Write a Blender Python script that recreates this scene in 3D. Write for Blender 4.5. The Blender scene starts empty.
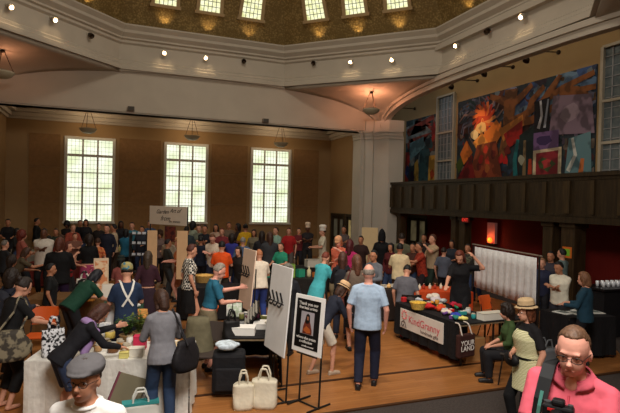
import bpy, bmesh, math, random
from mathutils import Vector, Matrix
random.seed(7)
scn = bpy.context.scene
COL = scn.collection
rad = math.radians
# ------------------------------------------------------------ camera
F = 503.0
CAM_H = 2.8
YAW, PITCH, ROLL = rad(21.2), rad(0.57), rad(1.32)
_f = Vector((math.sin(YAW)*math.cos(PITCH), math.cos(YAW)*math.cos(PITCH), -math.sin(PITCH)))
_r = Vector((math.cos(YAW), -math.sin(YAW), 0))
_u = _r.cross(_f)
CR = _r*math.cos(ROLL) + _u*math.sin(ROLL)
CU = _u*math.cos(ROLL) - _r*math.sin(ROLL)
cam_d = bpy.data.cameras.new('camera'); cam = bpy.data.objects.new('camera', cam_d); COL.objects.link(cam)
cam_d.sensor_width = 36; cam_d.lens = F/620*36; cam_d.clip_start = .05
m = Matrix((CR, CU, -_f)).transposed().to_4x4(); m.translation = Vector((0, 0, CAM_H)); cam.matrix_world = m
scn.camera = cam
# ------------------------------------------------------------ exposure, world, large lights
vs = scn.view_settings
vs.view_transform = 'Standard'; vs.look = 'None'; vs.gamma = 1; vs.use_curve_mapping = False
vs.exposure = 0.0
wd = bpy.data.worlds.new('world'); scn.world = wd; wd.use_nodes = True
wd.node_tree.nodes['Background'].inputs[0].default_value = (.75, .85, 1, 1)
wd.node_tree.nodes['Background'].inputs[1].default_value = 1.0
def area(name, loc, rot, size, power, color, sy=None):
    l = bpy.data.lights.new(name, 'AREA'); l.energy = power; l.color = color; l.size = size
    if sy: l.shape = 'RECTANGLE'; l.size_y = sy
    o = bpy.data.objects.new(name, l); o.location = loc; o.rotation_euler = rot; COL.objects.link(o); return o
def point(name, loc, power, color, r=.08):
    l = bpy.data.lights.new(name, 'POINT'); l.energy = power; l.color = color; l.shadow_soft_size = r
    o = bpy.data.objects.new(name, l); o.location = loc; COL.objects.link(o); return o
def spot(name, loc, to, power, color, ang=60, blend=.5, r=.05):
    l = bpy.data.lights.new(name, 'SPOT'); l.energy = power; l.color = color; l.spot_size = rad(ang); l.spot_blend = blend; l.shadow_soft_size = r
    o = bpy.data.objects.new(name, l); o.location = loc
    o.rotation_euler = (Vector(to)-Vector(loc)).to_track_quat('-Z', 'Y').to_euler(); COL.objects.link(o); return o
area('dome_fill', (3.2, 11.5, 12.5), (0, 0, 0), 3.0, 380, (1, .90, .78))  # unseen overhead fill added for the whole hall, not a modelled lamp
area('foreground_fill', (0.9, 0.9, 6.8), (rad(18), rad(-8), 0), 2.2, 640, (1, .93, .86))  # added fill above the camera, brightens the foreground people and boards
area('mural_fill', (11.5, 13.5, 8.2), (0, rad(-35), 0), .3, 30, (1, .88, .70), sy=9)  # added strip fill that lifts the dark mural wall, no fixture there
area('north_arch_fill', (3.2, 5.2, 7.2), (rad(102), 0, 0), 2.5, 150, (1, .92, .82), sy=.4)  # unseen fill added to brighten the tympanum and north drum
spot('floor_fill', (2.5, 4.9, 8.6), (2.9, 9.0, 0), 1250, (1, .88, .74), 62, 1, .3)  # added spot fill that brightens the centre floor, no lamp modelled
spot('floor_fill', (4.5, 4.9, 8.6), (5.4, 10.6, 0), 700, (1, .86, .72), 60, 1, .3)  # another added floor fill, towards the right stall

# ------------------------------------------------------------ pixel helpers
def ray(px, py):
    return _f*F + CR*(px-310) - CU*(py-206.5)
def W(px, py, Z):
    """world point seen at (px,py) whose depth along the level viewing direction is Z"""
    d = ray(px, py); h = d.x*math.sin(YAW)+d.y*math.cos(YAW)
    return Vector((0, 0, CAM_H)) + d*(Z/h)
def G(px, py, z=0.0):
    """world point at height z seen at (px,py)"""
    d = ray(px, py); return Vector((0, 0, CAM_H)) + d*((z-CAM_H)/d.z)

# ------------------------------------------------------------ materials
def lin(c):
    return tuple(((v/255)/12.92 if v/255 <= .04045 else ((v/255+.055)/1.055)**2.4) for v in c)
_mats = {}
def mat(rgb, rough=.7, kind='', metal=0, emit=0, spec=.3, scale=1.0, rgb2=None):
    key = (tuple(rgb), rough, kind, metal, emit, spec, scale, rgb2)
    if key in _mats: return _mats[key]
    mt = bpy.data.materials.new('%s_%d_%d_%d' % ((kind or 'plain',)+tuple(int(v) for v in rgb))); mt.use_nodes = True
    nt = mt.node_tree; b = nt.nodes['Principled BSDF']; N = nt.nodes.new; L = nt.links.new
    c = lin(rgb)+(1,); c2 = (lin(rgb2)+(1,)) if rgb2 else tuple(v*.72 for v in c[:3])+(1,)
    b.inputs['Base Color'].default_value = c; b.inputs['Roughness'].default_value = rough
    b.inputs['Metallic'].default_value = metal; b.inputs['Specular IOR Level'].default_value = spec
    tc = N('ShaderNodeTexCoord'); out = tc.outputs['Object']
    def mix(fac, a=c, d=c2):
        mx = N('ShaderNodeMix'); mx.data_type = 'RGBA'; L(fac, mx.inputs[0]); mx.inputs[6].default_value = a; mx.inputs[7].default_value = d
        return mx.outputs[2]
    def ramp(fac, p0, p1):
        r = N('ShaderNodeMapRange'); L(fac, r.inputs[0]); r.inputs[1].default_value = p0; r.inputs[2].default_value = p1; return r.outputs[0]
    def bump(h, s, dist=.01):
        bp = N('ShaderNodeBump'); bp.inputs['Strength'].default_value = s; bp.inputs['Distance'].default_value = dist; L(h, bp.inputs['Height']); L(bp.outputs[0], b.inputs['Normal'])
    def noise(sc, det=3):
        n = N('ShaderNodeTexNoise'); n.inputs['Scale'].default_value = sc; n.inputs['Detail'].default_value = det; L(out, n.inputs['Vector']); return n
    if kind in ('', 'cloth', 'plaster', 'skin', 'hair', 'carpet'):
        sc = {'': 6, 'cloth': 14, 'plaster': 1.3, 'skin': 9, 'hair': 45, 'carpet': 40}[kind]*scale
        n = noise(sc, 4); amt = {'': .93, 'cloth': .84, 'plaster': .92, 'skin': .92, 'hair': .45, 'carpet': .55}[kind]
        L(mix(ramp(n.outputs[0], .35, .7), c, (tuple(v*amt for v in c[:3])+(1,)) if not rgb2 else c2), b.inputs['Base Color'])
        if kind in ('cloth', 'carpet', 'hair'):
            n2 = noise(8 if kind == 'cloth' else 60, 2); bump(n2.outputs[0], .5, .03 if kind == 'cloth' else .01)
    elif kind == 'check' or kind == 'dots' or kind == 'blotch' or kind == 'stripe':
        if kind == 'check':
            t = N('ShaderNodeTexChecker'); t.inputs['Scale'].default_value = 22*scale; L(out, t.inputs['Vector']); fac = t.outputs['Fac']
        elif kind == 'dots':
            t = N('ShaderNodeTexVoronoi'); t.inputs['Scale'].default_value = 22*scale; L(out, t.inputs['Vector']); fac = ramp(t.outputs['Distance'], .30, .36)
        elif kind == 'blotch':
            t = noise(16*scale, 2); fac = ramp(t.outputs[0], .47, .55)
        else:
            t = N('ShaderNodeTexWave'); t.inputs['Scale'].default_value = 9*scale; t.bands_direction = 'Z'; t.inputs['Distortion'].default_value = 3; L(out, t.inputs['Vector']); fac = ramp(t.outputs['Fac'], .4, .6)
        L(mix(fac), b.inputs['Base Color'])
    elif kind == 'wood':
        mp = N('ShaderNodeMapping'); L(out, mp.inputs[0]); mp.inputs['Scale'].default_value = (6*scale, 6*scale, .8*scale)
        n = N('ShaderNodeTexNoise'); n.inputs['Scale'].default_value = 3; n.inputs['Detail'].default_value = 6; L(mp.outputs[0], n.inputs['Vector'])
        L(mix(ramp(n.outputs[0], .35, .68)), b.inputs['Base Color'])
    elif kind == 'floorboards':
        mp = N('ShaderNodeMapping'); L(out, mp.inputs[0])
        br = N('ShaderNodeTexBrick'); L(mp.outputs[0], br.inputs['Vector']); br.inputs['Scale'].default_value = 1
        br.inputs['Brick Width'].default_value = 1.8; br.inputs['Row Height'].default_value = .075; br.inputs['Mortar Size'].default_value = .0025
        br.inputs['Color1'].default_value = c; br.inputs['Color2'].default_value = c2; br.inputs['Mortar'].default_value = tuple(v*.45 for v in c[:3])+(1,)
        mp2 = N('ShaderNodeMapping'); L(out, mp2.inputs[0]); mp2.inputs['Scale'].default_value = (1.2, 14, 1)
        n = N('ShaderNodeTexNoise'); n.inputs['Scale'].default_value = 2; n.inputs['Detail'].default_value = 5; L(mp2.outputs[0], n.inputs['Vector'])
        mx = N('ShaderNodeMix'); mx.data_type = 'RGBA'; mx.blend_type = 'MULTIPLY'; mx.inputs[0].default_value = 1
        L(br.outputs['Color'], mx.inputs[6]); rr = N('ShaderNodeMapRange'); L(n.outputs[0], rr.inputs[0]); rr.inputs[1].default_value = .3; rr.inputs[2].default_value = .7; rr.inputs[3].default_value = .82; rr.inputs[4].default_value = 1.06
        L(rr.outputs[0], mx.inputs[7]); L(mx.outputs[2], b.inputs['Base Color'])
        n3 = noise(2.5, 2); r3 = N('ShaderNodeMapRange'); L(n3.outputs[0], r3.inputs[0]); r3.inputs[3].default_value = rough-.08; r3.inputs[4].default_value = rough+.12; L(r3.outputs[0], b.inputs['Roughness'])
    elif kind == 'mosaic':
        v = N('ShaderNodeTexVoronoi'); v.inputs['Scale'].default_value = 9*scale; L(out, v.inputs['Vector'])
        n = noise(2.2, 5)
        a = N('ShaderNodeMath'); a.operation = 'ADD'; L(v.outputs['Distance'], a.inputs[0]); L(n.outputs[0], a.inputs[1])
        L(mix(ramp(a.outputs[0], .55, 1.1)), b.inputs['Base Color']); bump(v.outputs['Distance'], .6, .03)
    elif kind == 'pane':
        n = noise(1.6*scale, 4); L(mix(ramp(n.outputs[0], .38, .66)), b.inputs['Emission Color']); b.inputs['Emission Strength'].default_value = emit
        b.inputs['Base Color'].default_value = (.05, .05, .05, 1)
    if emit and kind != 'pane':
        b.inputs['Emission Color'].default_value = c; b.inputs['Emission Strength'].default_value = emit
    if kind == 'glass':
        b.inputs['Transmission Weight'].default_value = .9; b.inputs['IOR'].default_value = 1.3
    _mats[key] = mt; return mt

# ------------------------------------------------------------ mesh builder
class MB:
    def __init__(s): s.v = []; s.f = []; s.mi = []; s.m = 0
    def add(s, vs, fs):
        k = len(s.v); s.v += [Vector(p) for p in vs]; s.f += [tuple(i+k for i in f) for f in fs]; s.mi += [s.m]*len(fs); return s
    def box(s, c, d, rz=0, M=None):
        hx, hy, hz = d[0]/2, d[1]/2, d[2]/2; R = Matrix.Rotation(rz, 3, 'Z') if M is None else M
        vs = [Vector(c)+R @ Vector((x*hx, y*hy, z*hz)) for x in (-1, 1) for y in (-1, 1) for z in (-1, 1)]
        return s.add(vs, [(0, 1, 3, 2), (4, 6, 7, 5), (0, 4, 5, 1), (2, 3, 7, 6), (0, 2, 6, 4), (1, 5, 7, 3)])
    def prism(s, poly, z0, z1):
        n = len(poly); vs = [(p[0], p[1], z0) for p in poly]+[(p[0], p[1], z1) for p in poly]
        fs = [tuple(range(n-1, -1, -1)), tuple(range(n, 2*n))]+[(i, (i+1) % n, n+(i+1) % n, n+i) for i in range(n)]
        return s.add(vs, fs)
    def slab(s, pts, off):
        """closed polygon in space thickened by the vector off"""
        n = len(pts); off = Vector(off); vs = [Vector(p) for p in pts]+[Vector(p)+off for p in pts]
        fs = [tuple(range(n)), tuple(range(2*n-1, n-1, -1))]+[((i+1) % n, i, n+i, n+(i+1) % n) for i in range(n)]
        return s.add(vs, fs)
    def loft(s, rings, cap=True):
        n = len(rings[0]); vs = [p for r in rings for p in r]; fs = []
        for a in range(len(rings)-1):
            for i in range(n): fs.append((a*n+i, a*n+(i+1) % n, (a+1)*n+(i+1) % n, (a+1)*n+i))
        if cap: fs.append(tuple(range(n-1, -1, -1))); fs.append(tuple(range((len(rings)-1)*n, len(rings)*n)))
        return s.add(vs, fs)
    def cone(s, p0, p1, r0, r1, n=12, flat=1.0, side=None):
        p0 = Vector(p0); p1 = Vector(p1); d = (p1-p0)
        if d.length < 1e-6: return s
        d.normalize(); a = Vector(side) if side is not None else (Vector((0, 0, 1)) if abs(d.z) < .9 else Vector((1, 0, 0)))
        a = (a-d*a.dot(d)).normalized(); b = d.cross(a)
        return s.loft([[p+(a*math.cos(t*2*math.pi/n)+b*math.sin(t*2*math.pi/n)*flat)*r for t in range(n)] for p, r in ((p0, r0), (p1, r1))])
    def tube(s, pts, r, n=8):
        for a, b in zip(pts[:-1], pts[1:]): s.cone(a, b, r, r, n)
        return s
    def lathe(s, prof, c=(0, 0, 0), n=16, M=None):
        c = Vector(c); rings = []
        for r, z in prof: 
            rg = [Vector((max(r, 1e-4)*math.cos(t*2*math.pi/n), max(r, 1e-4)*math.sin(t*2*math.pi/n), z)) for t in range(n)]
            rings.append([c+(M @ p if M is not None else p) for p in rg])
        return s.loft(rings)
    def ell(s, c, r, M=None, n=14, k=8):
        c = Vector(c); rings = []
        for j in range(k+1):
            ph = -math.pi/2+math.pi*j/k; cr = max(math.cos(ph), 1e-3)
            ring = [Vector((r[0]*cr*math.cos(t*2*math.pi/n), r[1]*cr*math.sin(t*2*math.pi/n), r[2]*math.sin(ph))) for t in range(n)]
            rings.append([c+(M @ p if M is not None else p) for p in ring])
        return s.loft(rings)
    def cap(s, p0, p1, r0, r1, n=12):
        s.cone(p0, p1, r0, r1, n); s.ell(p0, (r0,)*3, n=n, k=6); s.ell(p1, (r1,)*3, n=n, k=6); return s
    def build(s, name, mats, parent=None, smooth=False, bevel=0, voxel=0, sm=4, kind=None, label=None, fac=.6):
        me = bpy.data.meshes.new(name); me.from_pydata([tuple(v) for v in s.v], [], s.f)
        ml = mats if isinstance(mats, (list, tuple)) else [mats]
        for x in ml: me.materials.append(x)
        if len(ml) > 1: me.polygons.foreach_set('material_index', s.mi)
        bm = bmesh.new(); bm.from_mesh(me); bmesh.ops.recalc_face_normals(bm, faces=bm.faces); bm.to_mesh(me); bm.free()
        if smooth: me.polygons.foreach_set('use_smooth', [True]*len(me.polygons))
        me.update()
        o = bpy.data.objects.new(name, me); COL.objects.link(o)
        if parent is not None: o.parent = parent
        if bevel:
            md = o.modifiers.new('b', 'BEVEL'); md.width = bevel; md.segments = 2; md.limit_method = 'ANGLE'
        if voxel:
            md = o.modifiers.new('r', 'REMESH'); md.mode = 'VOXEL'; md.voxel_size = voxel; md.use_smooth_shade = True
            md = o.modifiers.new('s', 'SMOOTH'); md.factor = fac; md.iterations = sm
        if kind: o['kind'] = kind
        if label: o['label'] = label
        return o
def empty(name, loc=(0, 0, 0), rz=0):
    o = bpy.data.objects.new(name, None); o.location = loc; o.rotation_euler = (0, 0, rz); COL.objects.link(o); o.empty_display_size = .1; return o
def tag(o, label, cat, group=None, kind=None):
    o['label'] = label; o['category'] = cat
    if group: o['group'] = group
    if kind: o['kind'] = kind
    return o
def thing(name, label, cat, loc=(0, 0, 0), rz=0, group=None):
    return tag(empty(name, loc, rz), label, cat, group)
def text(body, name, m, parent, M, size, align='CENTER', ext=.002, shear=0):
    cu = bpy.data.curves.new(name, 'FONT'); cu.body = body; cu.size = size; cu.align_x = align; cu.align_y = 'CENTER'; cu.extrude = ext; cu.shear = shear
    cu.materials.append(m); tmp = bpy.data.objects.new(name, cu); COL.objects.link(tmp)
    me = bpy.data.meshes.new_from_object(tmp); bpy.data.objects.remove(tmp); o = bpy.data.objects.new(name, me); COL.objects.link(o); o.parent = parent; o.matrix_local = M; return o
def copy_tree(o, parent=None):
    c = o.copy(); COL.objects.link(c); c.parent = parent
    for ch in list(o.children): copy_tree(ch, c)
    return c

# ------------------------------------------------------------ setting
CREAM = mat((178, 168, 152), .8, 'plaster'); TAN = mat((150, 122, 84), .85, 'plaster'); PANEL = mat((134, 100, 62), .9, 'cloth', scale=.5)
OLIVE = mat((160, 134, 82), .65, 'mosaic', rgb2=(116, 94, 52), scale=1.6); DARKWOOD = mat((54, 42, 25), .5, 'wood', rgb2=(34, 26, 15))
OAK = mat((168, 112, 62), .30, 'floorboards', rgb2=(150, 96, 50), spec=.5); CARPET = mat((70, 62, 58), .95, 'carpet')
REDW = mat((120, 26, 18), .8, 'plaster'); BLACK = mat((16, 15, 16), .6); WHITE = mat((225, 222, 214), .7); IRON = mat((60, 58, 56), .4, metal=.8)
CXO, CYO, RIN = 3.2, 12.0, 7.5
WALLPANE = mat((242, 246, 226), .5, 'pane', emit=1.25, rgb2=(216, 226, 180)); DOMEPANE = mat((240, 240, 200), .5, 'pane', emit=1.3, rgb2=(205, 205, 140), scale=3)

# floor
fl = MB(); fl.box((3, 12, -.1), (26, 32, .2)); fl.build('floor', CARPET, kind='structure')
wf = MB(); wf.prism([(-4.3, 6.05), (8.45, 6.05), (10.7, 8.7), (10.7, 15.2), (10.35, 24), (-4.3, 24)], 0.0, .012); wf.build('floor_boards', OAK, kind='structure')
st = MB(); st.box((2.0, 7.16, .014), (12.4, .07, .008)); st.build('trim_1', mat((60, 34, 18), .5), kind='structure')
st = MB(); st.box((2.08, 6.05, .012), (12.75, .05, .02)); st.build('trim_2', mat((70, 44, 24), .5), kind='structure')
st = MB(); st.box((2.0, 1.0, .15), (9, 5.0, .30)); st.build('floor_platform', CARPET, kind='structure')

def wall_holes(mb, axis, pos, th, a0, a1, z0, z1, holes):
    """wall in plane axis=pos, thickness th away; holes [(a,b,za,zb)]"""
    def bx(aa, ab, za, zb):
        if ab-aa < 1e-3 or zb-za < 1e-3: return
        if axis == 'y': mb.box(((aa+ab)/2, pos+th/2, (za+zb)/2), (ab-aa, abs(th), zb-za))
        else: mb.box((pos+th/2, (aa+ab)/2, (za+zb)/2), (abs(th), ab-aa, zb-za))
    cur = a0
    for a, b, za, zb in sorted(holes):
        bx(cur, a, z0, z1); bx(a, b, z0, za); bx(a, b, zb, z1); cur = b
    bx(cur, a1, z0, z1)
YW = 24.0
wins = [(-2.06, -.02), (2.06, 4.08), (6.14, 8.22)]
SILL, HEAD = 1.62, 5.38
wm = MB(); wall_holes(wm, 'y', YW, .35, -4.6, 10.75, 0, 6.9, [(a+.1, b-.1, SILL+.1, HEAD-.1) for a, b in wins]); wm.build('wall_back', TAN, kind='structure')
def wall_window(i, a, b):
    w = empty('window_%d' % i, ((a+b)/2, YW, SILL)); w['kind'] = 'structure'
    H = HEAD-SILL; Wd = b-a; fr = MB(); wt = mat((205, 200, 185), .6)
    for x in (-Wd/2+.06, Wd/2-.06): fr.box((x, -.03, H/2), (.12, .1, H))
    fr.box((0, -.03, H-.06), (Wd-.24, .1, .12)); fr.box((0, -.05, .04), (Wd+.06, .16, .08))
    fr.build('window_frame', wt, w, bevel=.01)
    gw = Wd-.24; mu = MB()
    for k in (1, 2): mu.box((-gw/2+gw*k/3, .08, H/2), (.075, .06, H-.1))
    zt = H-.12-.68; mu.box((0, .07, zt), (gw, .08, .11))
    for z in (zt*.285, zt*.52, zt*.75): mu.box((0, .085, z), (gw, .05, .035))
    mu.build('mullion', wt, w)
    gr = MB()
    for k in range(1, 12):
        if k % 4: gr.box((-gw/2+gw*k/12, .10, H/2), (.010, .02, H-.1))
    for k in range(1, 19): gr.box((0, .10, H*k/19), (gw, .02, .010))
    gr.build('leading', mat((185, 186, 160), .6), w)
    pn = MB(); pn.box((0, .14, H/2), (Wd-.1, .02, H-.05)); pn.build('pane', WALLPANE, w)
for i, (a, b) in enumerate(wins): wall_window(i+1, a, b)
# brown fabric panels between the windows
pm = MB()
for a, b in ((-3.4, -2.22), (.14, 1.92), (4.24, 5.98), (8.38, 9.72)):
    for z0, z1 in ((.9, 2.55), (2.57, 4.0), (4.02, 5.42)): pm.box(((a+b)/2, YW-.02, (z0+z1)/2), (b-a, .04, z1-z0))
pm.build('wall_panels', PANEL, kind='structure')
# recess cornice and ceiling
cm = MB()
for y, zz, d in ((YW, 5.98, .10), (YW, 6.08, .22), (YW, 6.24, .42), (YW, 6.38, .8)):
    cm.box((3.1, y-d/2, zz+.08), (14.8, d, .17))
    cm.box((10.4-d/2, 21.9, zz+.08), (d, 4.4, .17)); cm.box((-4.25+d/2, 21.9, zz+.08), (d, 4.4, .17))
cm.build('trim_3', CREAM, kind='structure')
rc = MB(); rc.box((3.1, 22.05, 6.56), (15.2, 4.3, .2)); rc.build('ceiling_recess', CREAM, kind='structure')
# side walls of the recess
dz = 2.24
sw = MB(); wall_holes(sw, 'x', 10.4, .3, 20.0, 24.2, 0, 6.6, [(20.72, 21.98, 0, dz), (22.12, 23.7, 0, dz)]); sw.build('wall_right', TAN, kind='structure')
sl = MB(); sl.box((-4.4, 12.5, 3.4), (.3, 29, 6.8)); sl.box((-4.3, 23.4, 3.62), (.12, 1.4, .06)); sl.build('wall_left', TAN, kind='structure')
def door(i, x, y0, y1, z1, lit, face=-1):
    d = empty('door_%d' % i, (x, (y0+y1)/2, 0)); d['kind'] = 'structure'; w = y1-y0
    fr = MB(); 
    for y in (-w/2+.06, w/2-.06): fr.box((.02, y, z1/2), (.16, .12, z1))
    fr.box((.02, 0, z1-.07), (.16, w-.24, .14)); fr.build('door_frame', DARKWOOD, d, bevel=.01)
    lf = MB()
    for s in (-1, 1):
        yc = s*(w/4-.03); hw = w/2-.08
        for yy in (yc-hw/2+.05, yc+hw/2-.05): lf.box((.05, yy, (z1-.14)/2), (.05, .1, z1-.14))
        for z in (.25, 1.0, z1-.2): lf.box((.05, yc, z), (.048, hw-.2, .16 if z > .5 else .5))
    lf.build('door_leaf', DARKWOOD, d)
    pn = MB(); pn.box((.07, 0, z1/2), (.015, w-.3, z1-.2)); pn.build('pane', lit, d)
    hd = MB(); hd.box((-.01, .05, 1.0), (.03, .03, .25)); hd.build('door_handle', mat((170, 140, 80), .3, metal=1), d)
door(1, 10.4, 22.12, 23.7, dz, mat((150, 140, 110), .3, 'pane', emit=.12, rgb2=(90, 80, 60)))
door(2, 10.4, 20.72, 21.98, dz, mat((230, 200, 130), .3, 'pane', emit=.30, rgb2=(120, 95, 50)))

# arches ------------------------------------------------------------
def zN(x): u = min(abs(x-3.2)/7.6, 1); return 5.8+1.65*(1-u**2.5)**(1/2.5)
def zEo(y): u = min(abs(y-12)/7.45, 1); return 5.8+1.60*(1-u**3)**(1/3)
def zEi(y): u = min(abs(y-12)/7.1, 1); return 5.75+1.30*(1-u**3)**(1/3)
n = 40
nl = MB(); xs = [-4.4+15.2*k/n for k in range(n+1)]
nl.slab([(x, 19.56, zN(x)) for x in xs]+[(10.8, 19.56, 5.86), (-4.4, 19.56, 5.86)], (0, .09, 0)); nl.build('wall_tympanum', CREAM, kind='structure')
ll = MB(); ll.box((3.2, 19.55, 5.95), (15.2, .06, .08)); ll.build('trim_4', CREAM, kind='structure')
# archivolt strips on the north arch
tb = MB()
for k in range(n):
    a, b = xs[k], xs[k+1]; tb.slab([(a, 19.56, zN(a)-.03), (b, 19.56, zN(b)-.03), (b, 19.56, zN(b)+.05), (a, 19.56, zN(a)+.05)], (0, -.10, 0))
tb.build('trim_5', CREAM, kind='structure')
# east arch face, soffit, spandrel
def east_arch(X, sgn, name, ylo=4.8, yhi=19.2):
    ys = [ylo+(yhi-ylo)*k/60 for k in range(61)]
    mb = MB()
    for k in range(60):
        a, b = ys[k], ys[k+1]
        mb.slab([(X, a, zEi(a)), (X, b, zEi(b)), (X, b, 7.5), (X, a, 7.5)], (sgn*.22, 0, 0))
        for inset, th, dep in ((.0, .10, .05), (.20, .16, .10)):
            mb.slab([(X, a, zEi(a)+inset), (X, b, zEi(b)+inset), (X, b, zEi(b)+inset+th), (X, a, zEi(a)+inset+th)], (-sgn*dep, 0, 0))
    mb.build(name, CREAM, kind='structure')
east_arch(10.7, 1, 'trim_6')
# wall above the west recess line is solid: pendentives in the four corners
def pend(cx_, sy_, name):
    mb = MB(); T = 14; S = 10; rows = []
    X0 = CXO+cx_*3.1; Y1 = CYO+sy_*7.5
    for i in range(T+1):
        t = i/T; d = 4.4*t
        A = Vector((X0+cx_*d, Y1, zN(3.2+3.1+d))); B = Vector((CXO+cx_*7.5, CYO+sy_*(3.1+d), zEo(12+3.1+d)))
        if t > .97: B.z = A.z = 5.95
        row = []
        for j in range(S+1):
            s = j/S; p = A.lerp(B, s); w = 4*s*(1-s); dirv = Vector((cx_, sy_, 0)).normalized()
            row.append(p+dirv*(w*.06*d))
        rows.append(row)
    n_ = S+1; vs = [p for r in rows for p in r]; fs = []
    for i in range(T):
        for j in range(S): fs.append((i*n_+j, i*n_+j+1, (i+1)*n_+j+1, (i+1)*n_+j))
    mb.add(vs, fs); o = mb.build(name, CREAM, kind='structure', smooth=True)
    md = o.modifiers.new('s', 'SOLIDIFY'); md.thickness = .08; md.offset = 0
for i, (a, b) in enumerate(((1, 1), (-1, 1), (1, -1), (-1, -1))): pend(a, b, 'ceiling_pendentive_%d' % (i+1))
# piers
def pier(sx, sy, name):
    P = [(6.7, 8.35), (6.7, 7.6), (6.86, 7.6), (6.86, 7.45), (7.12, 7.25), (7.2, 7.33), (7.42, 7.15), (7.34, 7.02), (7.62, 6.78), (8.3, 6.7), (8.3, 8.35)]
    def pl(pts, k=0): return [(CXO+sx*(x-k), CYO+sy*(y-k)) for x, y in pts]
    mb = MB(); mb.prism(pl(P), 0, 5.62)
    mb.prism(pl(P, .06), 5.55, 5.62); mb.prism(pl(P, .10), 5.68, 5.80); mb.prism(pl(P, .16), 5.80, 5.88); mb.prism(pl(P, .05), 5.62, 5.68)
    mb.prism(pl(P, .05), 0, .3); mb.prism(pl(P, 0), 5.88, 6.35)
    mb.build(name, mat((186, 180, 168), .7, 'plaster'), kind='structure')
pier(1, 1, 'pillar_1'); pier(1, -1, 'pillar_2')
# octagonal drum cornice
def octpt(k, d, z):
    a = rad(22.5+45*k); R = (RIN-d)/math.cos(rad(22.5)); return Vector((CXO+R*math.cos(a), CYO+R*math.sin(a), z))
prof = [(-1.2, 7.42), (.12, 7.42), (.12, 7.50), (.06, 7.52), (.06, 7.60), (-.02, 7.66), (-.02, 7.74), (-.10, 7.80), (-.10, 8.36), (-.02, 8.42), (-.02, 8.50), (.06, 8.54), (.06, 8.60), (.20, 8.72), (.20, 8.82), (.32, 8.95), (.32, 9.0), (-.35, 9.0), (-.35, 9.3), (-1.2, 9.3)]
rm = MB()
for j in range(len(prof)-1):
    for k in range(8):
        rm.add([octpt(k, *prof[j]), octpt(k+1, *prof[j]), octpt(k+1, *prof[j+1]), octpt(k, *prof[j+1])], [(0, 1, 2, 3)])
rm.build('trim_7', CREAM, kind='structure')
dprof = [(-.30, 9.0), (.1, 9.7), (.75, 11.0), (1.6, 12.2), (3.2, 13.5), (5.6, 14.4), (7.45, 14.6)]
dm = MB()
for j in range(len(dprof)-1):
    for k in range(8): dm.add([octpt(k, *dprof[j]), octpt(k+1, *dprof[j]), octpt(k+1, *dprof[j+1]), octpt(k, *dprof[j+1])], [(0, 1, 2, 3)])
o = dm.build('ceiling', OLIVE, kind='structure'); md = o.modifiers.new('s', 'SOLIDIFY'); md.thickness = .1; md.offset = 0
# dome windows (3 on each of the eight facets, those in front of the camera)
def dome_window(i, phi, u):
    # facet normal angle phi (pointing outward), u sideways
    nrm = Vector((math.cos(phi), math.sin(phi), 0)); side = Vector((-math.sin(phi), math.cos(phi), 0))
    z0, z1 = 9.86, 11.5; d0, d1 = .19, 1.04
    base = Vector((CXO, CYO, 0))+nrm*(RIN-d0-.15)+side*u; base.z = z0
    up = (nrm*(d0-d1)+Vector((0, 0, z1-z0))); H = up.length; up.normalize(); out = side.cross(up).normalized()
    if out.dot(nrm) < 0: out = -out
    M = Matrix((up.cross(out).normalized(), out, up)).transposed().to_4x4(); M.translation = base
    w = empty('window_%d' % i); w.matrix_world = M; w['kind'] = 'structure'
    Wb, Wt = .38, .31
    fr = MB(); wt = mat((176, 150, 110), .7)
    for s in (-1, 1): fr.slab([(s*Wb, -.03, 0), (s*(Wb+.13), -.03, 0), (s*(Wt+.11), -.03, H+.1), (s*Wt, -.03, H)], (0, .12, 0))
    fr.box((0, 0, -.05), (2*Wb+.34, .16, .1)); fr.box((0, 0, H+.05), (2*Wt+.2, .12, .1)); fr.build('window_frame', wt, w)
    mu = MB()
    for k in range(1, 5):
        f = k/5*2-1; mu.cone((f*Wb, 0, 0), (f*Wt, 0, H), .011, .011, 4)
    for k in range(1, 10): mu.box((0, 0, H*k/10), (2*(Wb+(Wt-Wb)*k/10), .02, .018))
    mu.build('leading', mat((80, 74, 50), .6), w)
    pn = MB(); pn.slab([(-Wb, .03, 0), (Wb, .03, 0), (Wt, .03, H), (-Wt, .03, H)], (0, .02, 0)); pn.build('pane', DOMEPANE, w)
wi = 4
for phi in (90, 45, 0, 135, 180, 225, 270, 315):
    for u in (1.6, 0, -1.6):
        dome_window(wi, rad(phi), u); wi += 1
        if phi in (90, 45, 0, 135):
            nrm = Vector((math.cos(rad(phi)), math.sin(rad(phi)), 0)); side = Vector((-math.sin(rad(phi)), math.cos(rad(phi)), 0))
            p = Vector((CXO, CYO, 9.14))+nrm*(RIN-.12)+side*u
            spot('cornice_uplight', p, p+nrm*.15+Vector((0, 0, 1)), 9, (1, .68, .30), 95, .8)
# behind the camera and above: close the shell
cb = MB(); cb.box((3.2, -2.1, 3.7), (16, .2, 7.8)); cb.build('wall_front', TAN, kind='structure')
cb = MB(); cb.box((3.2, 1.2, 7.6), (16, 6.6, .2)); cb.box((12.2, 12, 8.4), (3.2, 25, .2)); cb.box((-4.5, 12, 7.1), (.3, 15, .8)); cb.build('ceiling_aisle', CREAM, kind='structure')
cb = MB(); cb.box((10.9, 1.3, 3.7), (.3, 6.6, 7.6)); cb.box((12, 4.5, 4.2), (2.4, .2, 8.4)); cb.box((11.8, 23.2, 4.2), (2.6, .3, 8.4)); cb.build('wall_aisle', TAN, kind='structure')
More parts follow.
